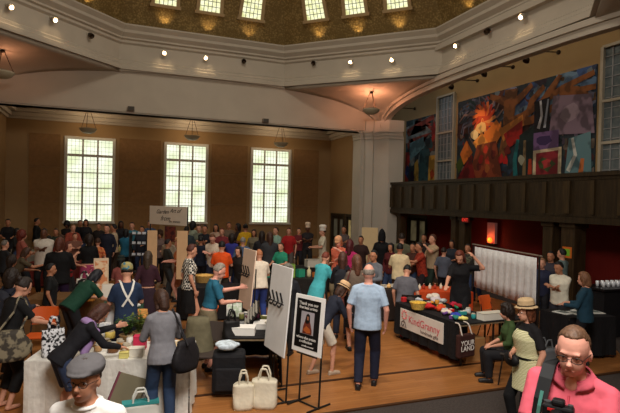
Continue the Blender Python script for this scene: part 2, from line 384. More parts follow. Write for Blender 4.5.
# east wall with murals
XM = 13.0
em = MB(); em.box((XM+.15, 14, 5.5), (.3, 19.5, 5.8)); em.build('wall_mural', mat((158, 130, 88), .85, 'plaster'), kind='structure')
em = MB(); wall_holes(em, 'x', XM, .3, 4.4, 23.4, 0, 2.6, [(19.0, 20.6, 0, 2.3)]); em.build('wall_under_balcony', REDW, kind='structure')
door(3, XM, 19.0, 20.6, 2.3, mat((200, 180, 130), .3, 'pane', emit=.10, rgb2=(70, 60, 40)))
# balcony
bl = empty('balcony', (10.95, 12, 2.42)); bl['kind'] = 'structure'
b = MB(); y0, y1 = -7.4, 6.75; b.box((1.02, (y0+y1)/2, .07), (2.05, y1-y0, .14)); b.build('balcony_floor', DARKWOOD, bl)
b = MB(); b.box((.08, (y0+y1)/2, .66), (.10, y1-y0, 1.05))
b.build('parapet', DARKWOOD, bl)
b = MB()
for z, d, h in ((.06, .16, .16), (.18, .10, .06), (1.12, .10, .07), (1.22, .2, .10)): b.box((.06, (y0+y1)/2, z), (d, y1-y0, h))
b.build('rail', DARKWOOD, bl)
b = MB(); k = 0; y = y1-.1
while y > y0:
    w = .12 if k % 4 else .2
    b.box((.0, y, .64), (.06 if k % 4 else .09, w, .84)); y -= .74; k += 1
b.build('parapet_stile', mat((66, 52, 30), .5, 'wood', rgb2=(44, 34, 20)), bl)
b = MB()
for i, (y, w) in enumerate(((14.75, .26), (14.25, .30), (10.55, .34), (9.85, .42), (18.4, .3))):
    b = MB(); b.box((11.3, y, 1.21), (w, w, 2.42)); b.box((11.3, y, .12), (w+.08, w+.08, .24)); b.box((11.3, y, 2.34), (w+.08, w+.08, .14)); b.build('pillar_%d' % (i+3), mat((66, 50, 30), .5, 'wood', rgb2=(42, 31, 18)), kind='structure', bevel=.01)
# tall narrow windows with blinds on the mural wall
def east_window(i, y0, y1, z0=3.3, z1=7.4):
    w = empty('window_%d' % i, (XM, (y0+y1)/2, z0)); w['kind'] = 'structure'; H = z1-z0; Wd = y1-y0
    fr = MB(); wt = mat((170, 160, 140), .6)
    for y in (-Wd/2, Wd/2): fr.box((-.05, y, H/2), (.14, .09, H))
    for z in (0, H*.33, H*.62, H): fr.box((-.05, 0, z), (.12, Wd, .08))
    fr.build('window_frame', wt, w)
    g = MB()
    for k in range(1, 5): g.box((-.04, -Wd/2+Wd*k/5, H/2), (.02, .03 if k != 2 else .06, H))
    for k in range(1, 14): g.box((-.04, 0, H*k/14), (.02, Wd, .02))
    g.build('leading', mat((150, 150, 150), .6), w)
    p = MB(); p.box((-.015, 0, H/2), (.02, Wd, H)); p.build('pane', mat((104, 112, 112), .35, rgb2=(80, 92, 96)), w)
east_window(40, 17.2, 18.35); east_window(41, 9.0, 10.45)
g = MB(); g.box((XM-.02, 21.9, 4.9), (.05, 1.2, 1.1))
for k in range(9): g.box((XM-.05, 21.9, 4.42+.12*k), (.04, 1.14, .03))
g.build('vent_panel', mat((70, 60, 48), .7), kind='structure')
OBS = []
# ------------------------------------------------------------ fixtures
BRONZE = mat((58, 44, 32), .4, metal=.8)
def bowl_lamp(Wp, ztop, label, group, pw, col=(1, .75, .5), R=.33):
    t = thing('pendant_lamp', label, 'pendant lamp', Wp, 0, group)
    b = MB(); b.lathe([(.02, -.10), (.16, -.09), (R*.8, -.03), (R, .06), (R+.02, .10), (R-.03, .10), (R*.78, .02), (.12, -.04), (.01, -.05)], n=20); b.build('glass_bowl', mat((170, 160, 135), .5), t, smooth=True)
    for k in range(3):
        a = 2*math.pi*k/3+.4; c = MB(); c.cone((math.cos(a)*R, math.sin(a)*R, .10), (math.cos(a)*.06, math.sin(a)*.06, ztop-.05), .012, .012, 6); c.build('chain', BRONZE, t)
    c = MB(); c.lathe([(.09, ztop-.06), (.05, ztop), (.01, ztop+.02)], n=10); c.build('canopy', BRONZE, t)
    point('bowl_light', (Wp[0], Wp[1], Wp[2]+.25), pw, col, .1)
for px, py, s in ((88, 131, 'left'), (192, 138, 'middle'), (281, 145, 'right')):
    p = W(px, py, {88: 20.6, 192: 22.3, 281: 23.6}[px])
    bowl_lamp(p, 6.42-p.z, 'white bowl pendant lamp on three chains over the %s of the three tall windows' % s, 'bowl lamps before the tall windows', 38)
p = W(371, 112, 20.0); bowl_lamp(p, 7.2-p.z, 'bowl pendant lamp in the pink lit corner vault above the white pillar', None, 60, (1, .42, .24))
p = W(2, 75, 15.4); bowl_lamp(p, 7.2-p.z, 'bowl pendant lamp in the shadowy vault corner at the left picture edge', None, 14, (1, .45, .26))
# spot bulbs on the drum fascia
def fascia_lamp(px, py, lit, where):
    # fascia plane: solve for the octagon side that the ray meets
    d = ray(px, py); best = None
    for k in range(8):
        a = rad(45*k); nx, ny = math.cos(a), math.sin(a); q = RIN+.10-.0
        den = d.x*nx+d.y*ny
        if den <= 0: continue
        t = (q+nx*CXO+ny*CYO)/den; P = Vector((0, 0, CAM_H))+d*t
        if best is None or t < best[0]: best = (t, P, a)
    t, P, a = best; nrm = Vector((math.cos(a), math.sin(a), 0))
    L = thing('spotlight', ('lit spotlight on the drum cornice, ' if lit else 'unlit spotlight on the drum cornice, ')+where, 'spotlight', P, a, 'spotlights round the drum cornice')
    b = MB(); b.lathe([(.07, 0), (.07, .03), (.03, .04)], n=12, M=Matrix.Rotation(-math.pi/2, 3, 'Y')); b.build('base_plate', CREAM, L)
    hM = Matrix.Rotation(-math.pi/2-.6, 3, 'Y')
    b = MB(); b.lathe([(.045, 0), (.075, .06), (.085, .14), (.085, .18), (.07, .18), (.06, .13)], c=(-.05, 0, 0), n=14, M=hM); b.build('lamp_head', CREAM if lit else BRONZE, L, smooth=True)
    if lit:
        b = MB(); b.ell((0, 0, 0), (.047, .047, .047)); o = b.build('bulb', mat((255, 225, 180), .5, emit=22), L, smooth=True); o.location = hM @ Vector((0, 0, .18))+Vector((-.05, 0, 0))
        q = P-nrm*.28; spot('fascia_spot', q, P-nrm*.02+Vector((0, 0, -.60)), 16, (1, .72, .42), 75, .7)
for px, py, lit, w in ((7, 5, 1, 'at the far left end'), (51, 18, 1, 'second lit one from the left end'), (88, 34, 0, 'on the left diagonal side'), (164, 52, 1, 'left one of the close pair'),
        (205, 57, 1, 'right one of the close pair'), (243, 60, 0, 'just left of the corner above the right window'), (315, 62, 0, 'just right of that same corner'),
        (352, 61, 1, 'left one of the lit pair above the white pillar'), (393, 59, 1, 'right one of the lit pair above the white pillar'), (460, 44, 1, 'first lit one above the mural bay'), (491, 30, 0, 'between two lit ones above the big mural'), (526, 15, 1, 'last lit one above the big mural')):
    fascia_lamp(px, py, lit, w)
for px, py, s in ((131, 109, 'left window'), (265, 121, 'right window')):
    d = ray(px, py); P = Vector((0, 0, CAM_H))+d*(19.5/d.y)
    t = thing('wall_speaker', 'small grey box speaker on the white arch wall above the '+s, 'speaker', P)
    b = MB(); b.box((0, -.06, 0), (.24, .2, .16)); b.build('cabinet', mat((120, 112, 100), .6), t, bevel=.015)
    b = MB(); b.box((0, -.165, 0), (.2, .01, .12)); b.build('grille', mat((70, 66, 60), .8), t)
# murals ------------------------------------------------------------
def mural(name, label, y_left, y_right, z0, z1, shapes, base):
    """picture plane on the east wall; u 0 at y_left .. 1 at y_right, v up"""
    t = thing(name, label, 'mural', (XM, (y_left+y_right)/2, z0))
    wdt = y_left-y_right; H = z1-z0
    def P(u, v, d): return Vector((-.03-d, wdt/2-u*wdt, v*H))
    bb = MB(); bb.slab([P(0, 0, 0), P(1, 0, 0), P(1, 1, 0), P(0, 1, 0)], (.02, 0, 0)); bb.build('canvas', base, t)
    mats_ = []; mb = MB(); dep = .001
    for col, poly in shapes:
        m_ = mat(col, .75, 'blotch', scale=.12, rgb2=tuple(int(c*.7) for c in col))
        if m_ not in mats_: mats_.append(m_)
        mb.m = mats_.index(m_); dep += .00012
        pts = [P(min(max(u, 0), 1), min(max(v, 0), 1), dep) for u, v in poly]
        if len(pts) > 2: mb.add(pts, [tuple(range(len(pts)))])
    mb.build('painted_shapes', mats_, t)
    return t
rnd = random.Random(11)
def blob(u, v, ru, rv, n=9, j=.35): return [(u+ru*math.cos(a)*(1+rnd.uniform(-j, j)), v+rv*math.sin(a)*(1+rnd.uniform(-j, j))) for a in [2*math.pi*k/n for k in range(n)]]
def stroke(pts, w):
    L_, R_ = [], []
    for i, (u, v) in enumerate(pts):
        a = pts[min(i+1, len(pts)-1)]; b = pts[max(i-1, 0)]; du, dv = a[0]-b[0], (a[1]-b[1])*.48; l = math.hypot(du, dv) or 1
        ww = w*(1-.6*i/len(pts)); L_.append((u-dv/l*ww, v+du/l*ww*2)); R_.append((u+dv/l*ww, v-du/l*ww*2))
    return L_+R_[::-1]
S = []
for k in range(46): S.append((rnd.choice([(36, 54, 62), (52, 40, 52), (30, 60, 58), (60, 34, 30), (48, 66, 86), (84, 48, 34)]), blob(rnd.random(), rnd.random(), .07, .11)))
for k in range(26): S.append((rnd.choice([(86, 112, 140), (60, 84, 128), (104, 130, 150), (120, 120, 140)]), blob(rnd.uniform(.42, 1), rnd.uniform(.68, 1), .045, .07)))
for k in range(230):
    u, v = rnd.random(), rnd.random(); warm = math.hypot((u-.27)/.22, (v-.5)/.5) < 1
    if math.hypot((u-.24)/.13, (v-.58)/.22) < 1: continue
    S.append((rnd.choice([(150, 60, 30), (110, 36, 26), (196, 120, 50), (60, 34, 28), (90, 60, 34), (30, 30, 34)] if warm else ([(70, 96, 120), (50, 60, 84), (96, 70, 44), (100, 110, 116), (40, 52, 60)] if v > .6 else [(96, 84, 100), (50, 62, 60), (30, 36, 40), (110, 96, 84), (60, 80, 84), (70, 40, 40)])), blob(u, v, rnd.uniform(.006, .02), rnd.uniform(.015, .045), 7)))
for k in range(40): a = rnd.uniform(0, 6.28); r = rnd.uniform(.08, .16); S.append((rnd.choice([(120, 112, 124), (88, 92, 110), (150, 120, 110), (70, 80, 96)]), stroke([(.22+r*.5*math.cos(a), .76+r*math.sin(a)), (.22+r*1.1*math.cos(a), .76+r*1.7*math.sin(a)), (.22+r*1.4*math.cos(a+.3), .76+r*2.1*math.sin(a+.3))], .008)))
for a, b in (((.47, .98), (.44, .45)),): S.append(((112, 70, 36), stroke([a, (.46, .75), b, (.40, .2)], .05)))
for br in ([(.46, .62), (.56, .66), (.68, .76), (.82, .86), (.99, .93)], [(.47, .6), (.62, .60), (.78, .70), (.9, .8), (1, .80)], [(.47, .8), (.55, .88), (.62, .97)], [(.6, .68), (.62, .8), (.7, .92)], [(.7, .77), (.76, .9), (.8, 1)], [(.46, .82), (.38, .9), (.3, .96)], [(.8, .84), (.9, .80), (.97, .70)]): S.append(((128, 78, 40), stroke(br, .024)))
for k in range(16): a = k*.42; S.append((rnd.choice([(220, 110, 50), (196, 70, 36), (232, 150, 80), (170, 52, 36)]), stroke([(.25, .72), (.25+.05*math.cos(a), .72+.10*math.sin(a)), (.25+.10*math.cos(a+.4), .72+.2*math.sin(a+.4))], .016)))
S += [((236, 190, 120), blob(.22, .62, .05, .07)), ((232, 130, 48), [(.24, .52), (.36, .68), (.42, .54), (.34, .36)]), ((240, 160, 70), [(.16, .46), (.24, .56), (.30, .42), (.2, .36)]), ((246, 220, 160), blob(.17, .55, .045, .05)),
      ((190, 120, 50), [(.38, .56), (.56, .68), (.57, .56), (.42, .42)]), ((150, 28, 24), [(.42, .5), (.56, .62), (.56, .42), (.46, .34)]), ((130, 60, 34), [(.12, 0), (.2, .42), (.36, .44), (.42, 0)]),
      ((110, 22, 24), [(0, 0), (.14, .3), (.2, 0)]), ((60, 76, 30), [(0, .22), (.1, .4), (.12, .3), (.03, .1)]), ((200, 110, 40), [(.04, .34), (.1, .5), (.16, .34), (.08, .2)])]
for k in range(14): S.append((rnd.choice([(176, 30, 30), (150, 84, 40), (196, 60, 40), (100, 30, 26)]), blob(rnd.uniform(.1, .5), rnd.uniform(.04, .38), .022, .05)))
S += [((30, 104, 108), stroke([(.52, 0), (.51, .2), (.53, .42)], .018)), ((24, 40, 40), [(.54, 0), (.54, .46), (.66, .56), (.66, 0)]), ((120, 100, 70), stroke([(.58, .02), (.58, .4)], .012)), ((170, 60, 34), stroke([(.62, .04), (.62, .2)], .014)), ((150, 150, 130), blob(.56, .2, .02, .05)),
      ((26, 26, 34), [(.64, .45), (.64, .78), (.74, .80), (.74, .45)]), ((196, 196, 200), stroke([(.67, .5), (.69, .62), (.68, .78)], .010)), ((170, 176, 190), stroke([(.71, .5), (.72, .64), (.73, .78)], .008)),
      ((128, 108, 122), [(.74, .42), (.76, .80), (.98, .74), (1, .38)]), ((150, 132, 144), blob(.87, .6, .06, .09)), ((112, 84, 128), [(.64, .28), (.64, .46), (.8, .46), (.8, .26)]), ((60, 44, 84), blob(.71, .38, .05, .05)),
      ((216, 196, 160), [(.64, 0), (.64, .28), (.82, .29), (.82, 0)]), ((140, 40, 48), [(.66, .03), (.66, .25), (.80, .26), (.80, .03)]), ((70, 90, 50), blob(.73, .13, .045, .07)), ((180, 60, 60), blob(.73, .14, .03, .05)),
      ((96, 130, 136), [(.84, 0), (.86, .36), (.98, .40), (.99, 0)]), ((200, 200, 190), stroke([(.86, .05), (.9, .2), (.88, .36)], .012)), ((190, 110, 60), stroke([(.93, 0), (.94, .16)], .014))]
mural('mural', 'large colourful painted mural with orange figures and a branching tree on the balcony wall', 17.0, 10.65, 3.75, 6.98, S, mat((44, 52, 58), .8))
S = []
for k in range(60): S.append((rnd.choice([(46, 74, 76), (88, 110, 112), (38, 50, 54), (70, 66, 60), (110, 60, 44), (120, 126, 120)]), blob(rnd.random(), rnd.uniform(.35, 1), .09, .07)))
for k in range(16): S.append((rnd.choice([(120, 128, 124), (140, 60, 44), (90, 60, 40)]), stroke([(rnd.random(), rnd.uniform(.5, 1)), (rnd.random(), rnd.uniform(.6, 1)), (rnd.random(), rnd.uniform(.7, 1))], .02)))
S += [((140, 44, 30), [(0, .0), (0, .5), (.14, .5), (.12, 0)]), ((44, 62, 110), blob(.1, .2, .08, .1)), ((150, 40, 30), blob(.12, .4, .06, .08)), ((96, 128, 130), stroke([(.15, .5), (.4, .56), (.62, .62)], .07)), ((50, 80, 84), [(.45, 0), (.5, .5), (.8, .5), (.85, 0)]),
      ((176, 140, 60), stroke([(.38, .02), (.4, .2), (.38, .34)], .09)), ((196, 150, 60), [(.78, 0), (.8, .4), (.98, .4), (1, 0)]), ((150, 60, 30), blob(.9, .12, .06, .08)), ((50, 30, 60), blob(.25, .1, .08, .08)), ((150, 36, 26), blob(.92, .74, .06, .14))]
mural('mural', 'smaller tall teal and rust mural between the wall grille and narrow balcony window', 20.9, 18.45, 3.75, 6.75, S, mat((40, 50, 54), .8))
# picture lights: arms reaching out from the arch over the murals
for i, (px, py) in enumerate(((394, 113), (452, 86), (485, 73), (527, 59))):
    d = ray(px, py); P = Vector((0, 0, CAM_H))+d*(12.15/d.x); yb = P.y+.0
    t = thing('picture_light', 'black picture light on a long bent arm, %s' % ('above the small teal mural', 'nearest the narrow window, over the big mural', 'middle one of three over the big mural', 'nearest the tree branches of the big mural')[i], 'picture light', (XM, yb-.45, P.z+.2), 0, 'picture lights over the murals')
    dx = P.x-XM; dx = min(dx, -.35)
    b = MB(); b.lathe([(.07, 0), (.07, .04), (.03, .06)], n=12, M=Matrix.Rotation(-math.pi/2, 3, 'Y')); b.build('wall_plate', BRONZE, t, smooth=True)
    b = MB(); b.tube([(-.04, 0, 0), (dx*.55, .24, .03), (dx*.93, .41, .03), (dx, .45, -.04), (dx, .45, -.2)], .018, 8); b.build('arm', BRONZE, t)
    b = MB(); b.lathe([(.03, .08), (.09, .0), (.11, -.1), (.09, -.11)], c=(dx, .45, -.2), n=14, M=Matrix.Rotation(.5, 3, 'Y')); b.build('lamp_head', BRONZE, t, smooth=True)
spot('picture_spot', (11.9, 15.6, 7.0), (13, 15.6, 5.6), 60, (1, .62, .32), 52, .9, .04)
# exit sign
P = W(444.5, 215.5, 16.6); t = thing('exit_sign', 'small dim red exit sign hanging under the dark balcony', 'exit sign', (11.0, P.y, 2.42))
b = MB(); b.box((0, 0, -.12), (.05, .34, .17)); b.box((0, 0, -.02), (.02, .05, .06)); b.build('housing', mat((110, 30, 26), .5), t)
text('EXIT', 'lettering', mat((255, 60, 45), .5, emit=.7), t, Matrix.Translation((-.03, 0, -.12)) @ Matrix(((0, 0, -1, 0), (-1, 0, 0, 0), (0, 1, 0, 0), (0, 0, 0, 1))), .15)
# glowing wall panel
t = thing('wall_lamp', 'tall paper wall lamp glowing orange at its base on the red wall', 'wall lamp', (12.9, 14.75, 1.42))
b = MB(); b.box((0, 0, .38), (.10, .42, .76)); b.build('lamp_shade', mat((190, 120, 110), .8, emit=.10), t, bevel=.01)
b = MB(); b.ell((-.10, 0, .12), (.06, .12, .10)); b.build('bulb', mat((255, 90, 20), .5, emit=4), t, smooth=True)
b = MB(); b.box((0, 0, -.02), (.14, .46, .04)); b.build('base', DARKWOOD, t)
point('wall_lamp_light', (12.7, 14.75, 1.6), 6, (1, .3, .1), .08)
# coloured notice on the post
P = W(578.5, 255.5, 12.4)
t = thing('notice', 'square paper notice with green centre and orange border on a wooden pillar', 'notice', (11.3-.21-.006, 9.85, P.z))
b = MB(); b.box((0, 0, 0), (.008, .29, .29)); b.build('border_sheet', mat((210, 110, 40), .7), t)
b = MB(); b.box((-.006, 0, 0), (.006, .18, .18)); b.build('green_sheet', mat((120, 190, 50), .7, emit=0), t)

# ------------------------------------------------------------ furniture and displays
def table(name, label, px1, py1, w, d, rz, cloth=None, h=.75, sides='nsew', drop=.7, pos=None, clothlabel=None, group=None):
    """pos = centre; w along local x, d along local y"""
    t = thing(name, label, 'table', (pos[0], pos[1], .012), rz, group); h -= .012
    OBS.append((pos[0], pos[1], w/2, d/2, rz))
    b = MB(); b.box((0, 0, h-.02), (w, d, .035)); b.build('tabletop', mat((150, 130, 100), .6, 'wood'), t, bevel=.006)
    for sx in (-1, 1):
        for sy in (-1, 1):
            b = MB(); b.cone((sx*(w/2-.12), sy*(d/2-.1), 0), (sx*(w/2-.12), sy*(d/2-.1), h-.04), .018, .018, 10); b.build('leg', IRON, t)
    if cloth:
        c = MB(); e = .012; top = h+.004
        c.box((0, 0, top+.002), (w+2*e, d+2*e, .008))
        def skirt(p, q, nrm):
            n_ = max(6, int((Vector(q)-Vector(p)).length/.06)); prev = None
            for side in (0,):
                rows = []
                for zz in (0, .33, .66, 1):
                    rows.append([Vector(p).lerp(Vector(q), k/n_)+Vector(nrm)*(math.sin(k*1.3)*.022*zz+.015*zz+.004)+Vector((0, 0, top-drop*zz)) for k in range(n_+1)])
                vs = [v for r in rows for v in r]; m_ = n_+1; fs = [(i*m_+k, i*m_+k+1, (i+1)*m_+k+1, (i+1)*m_+k) for i in range(3) for k in range(n_)]
                c.add(vs, fs)
        W2, D2 = w/2+e, d/2+e
        if 's' in sides: skirt((-W2, -D2, 0), (W2, -D2, 0), (0, -1, 0))
        if 'n' in sides: skirt((W2, D2, 0), (-W2, D2, 0), (0, 1, 0))
        if 'w' in sides: skirt((-W2, D2, 0), (-W2, -D2, 0), (-1, 0, 0))
        if 'e' in sides: skirt((W2, -D2, 0), (W2, D2, 0), (1, 0, 0))
        o = c.build('tablecloth', cloth, None, smooth=False); o.location = t.location; o.rotation_euler = t.rotation_euler
        md = o.modifiers.new('s', 'SOLIDIFY'); md.thickness = .004; md.offset = 1
        tag(o, clothlabel or ('cloth over the '+label), 'tablecloth', None)
    return t
BCL = mat((18, 17, 20), .85, 'cloth'); WCL = mat((226, 224, 216), .8, 'cloth')
def chair(label, x, y, rz, seatc, legc=IRON, group='chairs around the stalls'):
    t = thing('stacking_chair', label, 'chair', (x, y, .012), rz, group)
    b = MB(); b.slab([(-.22, -.2, .44), (.22, -.2, .44), (.20, .22, .46), (-.20, .22, .46)], (0, 0, .035)); b.build('seat', seatc, t, bevel=.012)
    b = MB(); rows = []
    for z, y_ in ((.60, -.22), (.74, -.26), (.88, -.30)):
        rows.append([Vector((.21*u, y_-.035*(1-u*u), z)) for u in [k/4-1 for k in range(9)]]+[Vector((.21*u, y_-.02-.035*(1-u*u), z)) for u in [1-k/4 for k in range(9)]])
    b.loft(rows); b.build('backrest', seatc, t)
    for sx in (-1, 1):
        b = MB(); b.tube([(sx*.22, -.33, .0), (sx*.21, -.2, .44), (sx*.2, -.26, .74)], .012); b.build('leg', legc, t)
        b = MB(); b.tube([(sx*.21, .24, 0), (sx*.2, .18, .44)], .012); b.build('leg', legc, t)
    return t
def tote(name, label, x, y, w, d, h, rz, m_, handles=True, z=0.012, cat='bag', sag=.0):
    t = thing(name, label, cat, (x, y, z), rz)
    b = MB(); n_ = 20; rings = []
    for k in range(9):
        f = k/8; ww = w/2*(1+.05*math.sin(f*3)); dd = d/2*(1-.35*f)*(1+.1*math.sin(f*7))
        rings.append([Vector((ww*abs(math.cos(a))**.5*math.copysign(1, math.cos(a))*(1+.02*math.sin(5*a+f*6)), dd*abs(math.sin(a))**.6*math.copysign(1, math.sin(a))*(1+.05*math.sin(3*a+f*9)), h*f-(sag*math.cos(a)**2 if k == 8 else 0))) for a in [2*math.pi*i/n_ for i in range(n_)]])
    b.loft(rings); b.build('bag_body', m_, t, smooth=True)
    if handles:
        for s in (-1, 1):
            b = MB(); b.tube([(-w*.22, s*d*.28, h*.85), (-w*.2, s*d*.25, h+.06), (-w*.1, s*(d*.3), h+.15), (w*.1, s*d*.3, h+.15), (w*.2, s*d*.25, h+.06), (w*.22, s*d*.28, h*.85)], .012, 6); b.build('handle', m_, t)
    return t
def board_easel(kind, label, pTLpx, pTRpx, Zl, Zr, zt, zb, bm_, frame_z=None, category='display board', hooks=True):
    """upright board between two world points, leaning on a steel stand"""
    A = W(pTLpx[0], pTLpx[1], Zl); B = W(pTRpx[0], pTRpx[1], Zr); A.z = B.z = 0
    mid = (A+B)/2; dv = (B-A); w = dv.length; rz = math.atan2(dv.y, dv.x)
    t = thing(kind, label, category, (mid.x, mid.y, .012), rz)
    b = MB(); M = Matrix.Rotation(rad(-5), 3, 'X'); b.box((0, -.02, (zt+zb)/2), (w, .02, zt-zb), M=M); b.build('board', bm_, t, bevel=.003)
    y = .02; 
    for s in (-1, 1):
        b = MB(); b.tube([(s*w*.34, y-.0, 0), (s*w*.34, y+.05, zt-.35)], .013, 8); b.build('stand_post', IRON, t)
        b = MB(); b.tube([(s*w*.34, -.2, .015), (s*w*.34, .24, .015)], .014, 8); b.build('foot', IRON, t)
    b = MB(); b.tube([(-w*.34, y-.06, zb-.02), (w*.34, y-.06, zb-.02)], .012, 8); b.build('crossbar', IRON, t)
    b = MB(); b.tube([(-w*.34, .0, .015), (w*.34, .0, .015)], .012, 8); b.build('crossbar', IRON, t)
    OBS.append((mid.x, mid.y, w/2, .2, rz))
    if hooks:
        for k in range(4):
            x = -w*.30+w*.2*k; z = (zt+zb)/2+.12
            b = MB(); b.tube([(x, -.05-.04, z+.14), (x, -.055, z), (x, -.10, z-.06), (x, -.13, z-.03)], .012, 6); b.build('hook', BLACK, t)
        b = MB(); b.tube([(-w*.34, -.06, zt*.5+zb*.5+.10), (w*.36, -.06, zt*.5+zb*.5+.10)], .010, 6); b.build('hook_bar', BLACK, t)
    return t, w
board_easel('display_board', 'pale grey display board with black hooks on a steel stand beside the poster', (271, 263), (291, 269), 7.4, 6.8, 1.87, .66, mat((236, 236, 234), .6))
board_easel('display_board', 'narrow cream display board with black hooks standing behind the centre stall', (243, 248), (255, 254), 9.75, 9.2, 1.86, .75, mat((232, 206, 184), .6))
# poster on stand
t, w = board_easel('poster_stand', 'white framed black poster with a portrait on a steel floor stand', (296, 295), (325, 301), 7.05, 6.65, 1.50, .72, mat((242, 240, 236), .5), category='poster', hooks=False)
M = Matrix.Rotation(rad(-5), 4, 'X')
def onb(x, z, d): return Matrix.Translation((0, -.02, 1.11)) @ M @ Matrix.Translation((x, -.012-d, z-1.11)) @ Matrix.Rotation(math.pi/2, 4, 'X')
Mb = Matrix.Rotation(rad(-5), 3, 'X')
def pb(x, z, w_, h_, d, m_, nm):
    b = MB(); c = Vector((0, -.02, 1.11))+Mb @ Vector((x, -.011-d, z-1.11)); b.box(c, (w_, .003, h_), M=Mb); return b.build(nm, m_, t)
pb(-.01, 1.115, w-.11, .66, .001, mat((14, 13, 14), .4), 'black_print')
pb(-.01, 1.13, .25, .30, .004, mat((170, 165, 170), .5), 'photo_backdrop')
def onp(poly, d, m_, nm):
    b = MB(); b.add([Vector((0, -.02, 1.11))+Mb @ Vector((x, -.012-d, z-1.11)) for x, z in poly], [tuple(range(len(poly)))]); return b.build(nm, m_, t)
onp([(-.09, .985), (-.08, 1.08), (-.05, 1.16), (-.02, 1.20), (.03, 1.19), (.06, 1.12), (.09, 1.04), (.09, .985)], .007, mat((110, 50, 34), .6), 'portrait_robe')
onp([(-.05, 1.16), (-.03, 1.24), (.0, 1.26), (.035, 1.24), (.045, 1.16), (.02, 1.13), (-.03, 1.12)], .008, mat((26, 18, 16), .6), 'portrait_hair')
onp([(-.015, 1.17), (-.015, 1.22), (.02, 1.22), (.02, 1.17)], .009, mat((150, 100, 74), .6), 'portrait_face')
onp([(-.08, 1.03), (-.02, 1.09), (.05, 1.06), (.07, 1.01), (0, .995)], .0095, mat((176, 90, 40), .6), 'portrait_hands')
PW = mat((215, 212, 205), .6)
text('Thank you our', 'lettering', PW, t, onb(-.01, 1.385, .004), .062)
text('fine best artists', 'lettering', PW, t, onb(-.01, 1.33, .004), .056)
text('where the artists', 'lettering', PW, t, onb(-.01, .925, .004), .054)
text('a reflection', 'lettering', PW, t, onb(-.01, .875, .004), .054)
text('proudly presented', 'lettering', PW, t, onb(.03, .82, .004), .03)
# centre stall
PC = [W(262, 330, 7.9), W(266, 300, 9.6)]
table('folding_table', 'folding table of the centre stall with a black cloth at its far side', 0, 0, .75, 1.5, rad(-16), BCL, pos=(2.17, 7.93), sides='ne', drop=.72, clothlabel='black cloth hanging from the centre stall table behind the grey board')
def at_table(x, y, lx, ly, rz): c, s = math.cos(rz), math.sin(rz); return (x+lx*c-ly*s, y+lx*s+ly*c)
def small_box(name, label, cat, x, y, z, d, rz, m_, lid=None, group=None):
    t = thing(name, label, cat, (x, y, z), rz, group)
    b = MB(); b.box((0, 0, d[2]/2), d); b.build('carton' if name != 'book' else 'pages', m_, t, bevel=.004)
    b = MB(); b.box((0, 0, d[2]+.004), (d[0]+.008, d[1]+.008, .012)); b.build('lid', lid or m_, t, bevel=.003); return t
def put(px, py, z=.762): return G(px, py, z)
p = put(244, 334); small_box('box', 'white shallow box at the front corner of the centre stall table', 'box', p.x, p.y, .764, (.34, .24, .11), rad(-20), mat((232, 230, 224), .6))
p = put(262, 329); small_box('box', 'white paper box at the back of the centre stall front end', 'box', p.x, p.y+.05, .764, (.24, .2, .08), rad(-20), mat((222, 220, 214), .6))
def frame_rack(label, x, y, z, rz, w, h, m_, tilt=rad(-38)):
    t = thing('display_rack', label, 'display rack', (x, y, z), rz)
    M = Matrix.Rotation(tilt, 3, 'X'); c = M @ Vector((0, 0, h/2))
    b = MB(); b.box(c, (w, .03, h), M=M); b.build('panel', m_, t, bevel=.004)
    b = MB()
    for k in range(5): b.box(M @ Vector((0, -.03, h*(.1+.2*k))), (w, .04, .015), M=M)
    b.build('ledge', mat((150, 145, 135), .6), t)
    b = MB(); b.cone((0, .0+h*.72, 0), M @ Vector((0, 0, h*.95)), .01, .01, 6); b.build('prop_strut', BLACK, t); return t
p = put(246, 322); frame_rack('slanted black jewellery rack with pale ledges on the centre stall table', p.x, p.y, .766, rad(-105), .9, .34, BLACK)
def picture_stand(name, label, px, py, z, w, h, rz, m_, m2, cat='picture'):
    p = put(px, py, z); t = thing(name, label, cat, (p.x, p.y, z+.002), rz)
    M = Matrix.Rotation(rad(-10), 3, 'X')
    b = MB(); b.box(M @ Vector((0, 0, h/2)), (w, .02, h), M=M); b.build('frame', m_, t, bevel=.004)
    b = MB(); b.box(M @ Vector((0, -.012, h/2)), (w*.82, .006, h*.84), M=M); b.build('print', m2, t)
    b = MB(); b.cone((0, .22*h+.03, 0), M @ Vector((0, .01, h*.7)), .008, .008, 6); b.build('prop_strut', BLACK, t); return t
picture_stand('picture_stand', 'white card in a holder beside the teal shirted person', 231, 316, .764, .16, .28, rad(-10), mat((230, 228, 224), .6), mat((200, 214, 190), .6, 'blotch', rgb2=(230, 228, 220)), 'card')
picture_stand('picture_stand', 'pale green print in a frame on the centre stall table', 237, 318, .764, .18, .28, rad(-20), mat((60, 60, 50), .6), mat((190, 205, 180), .6, 'blotch', rgb2=(220, 225, 215)))
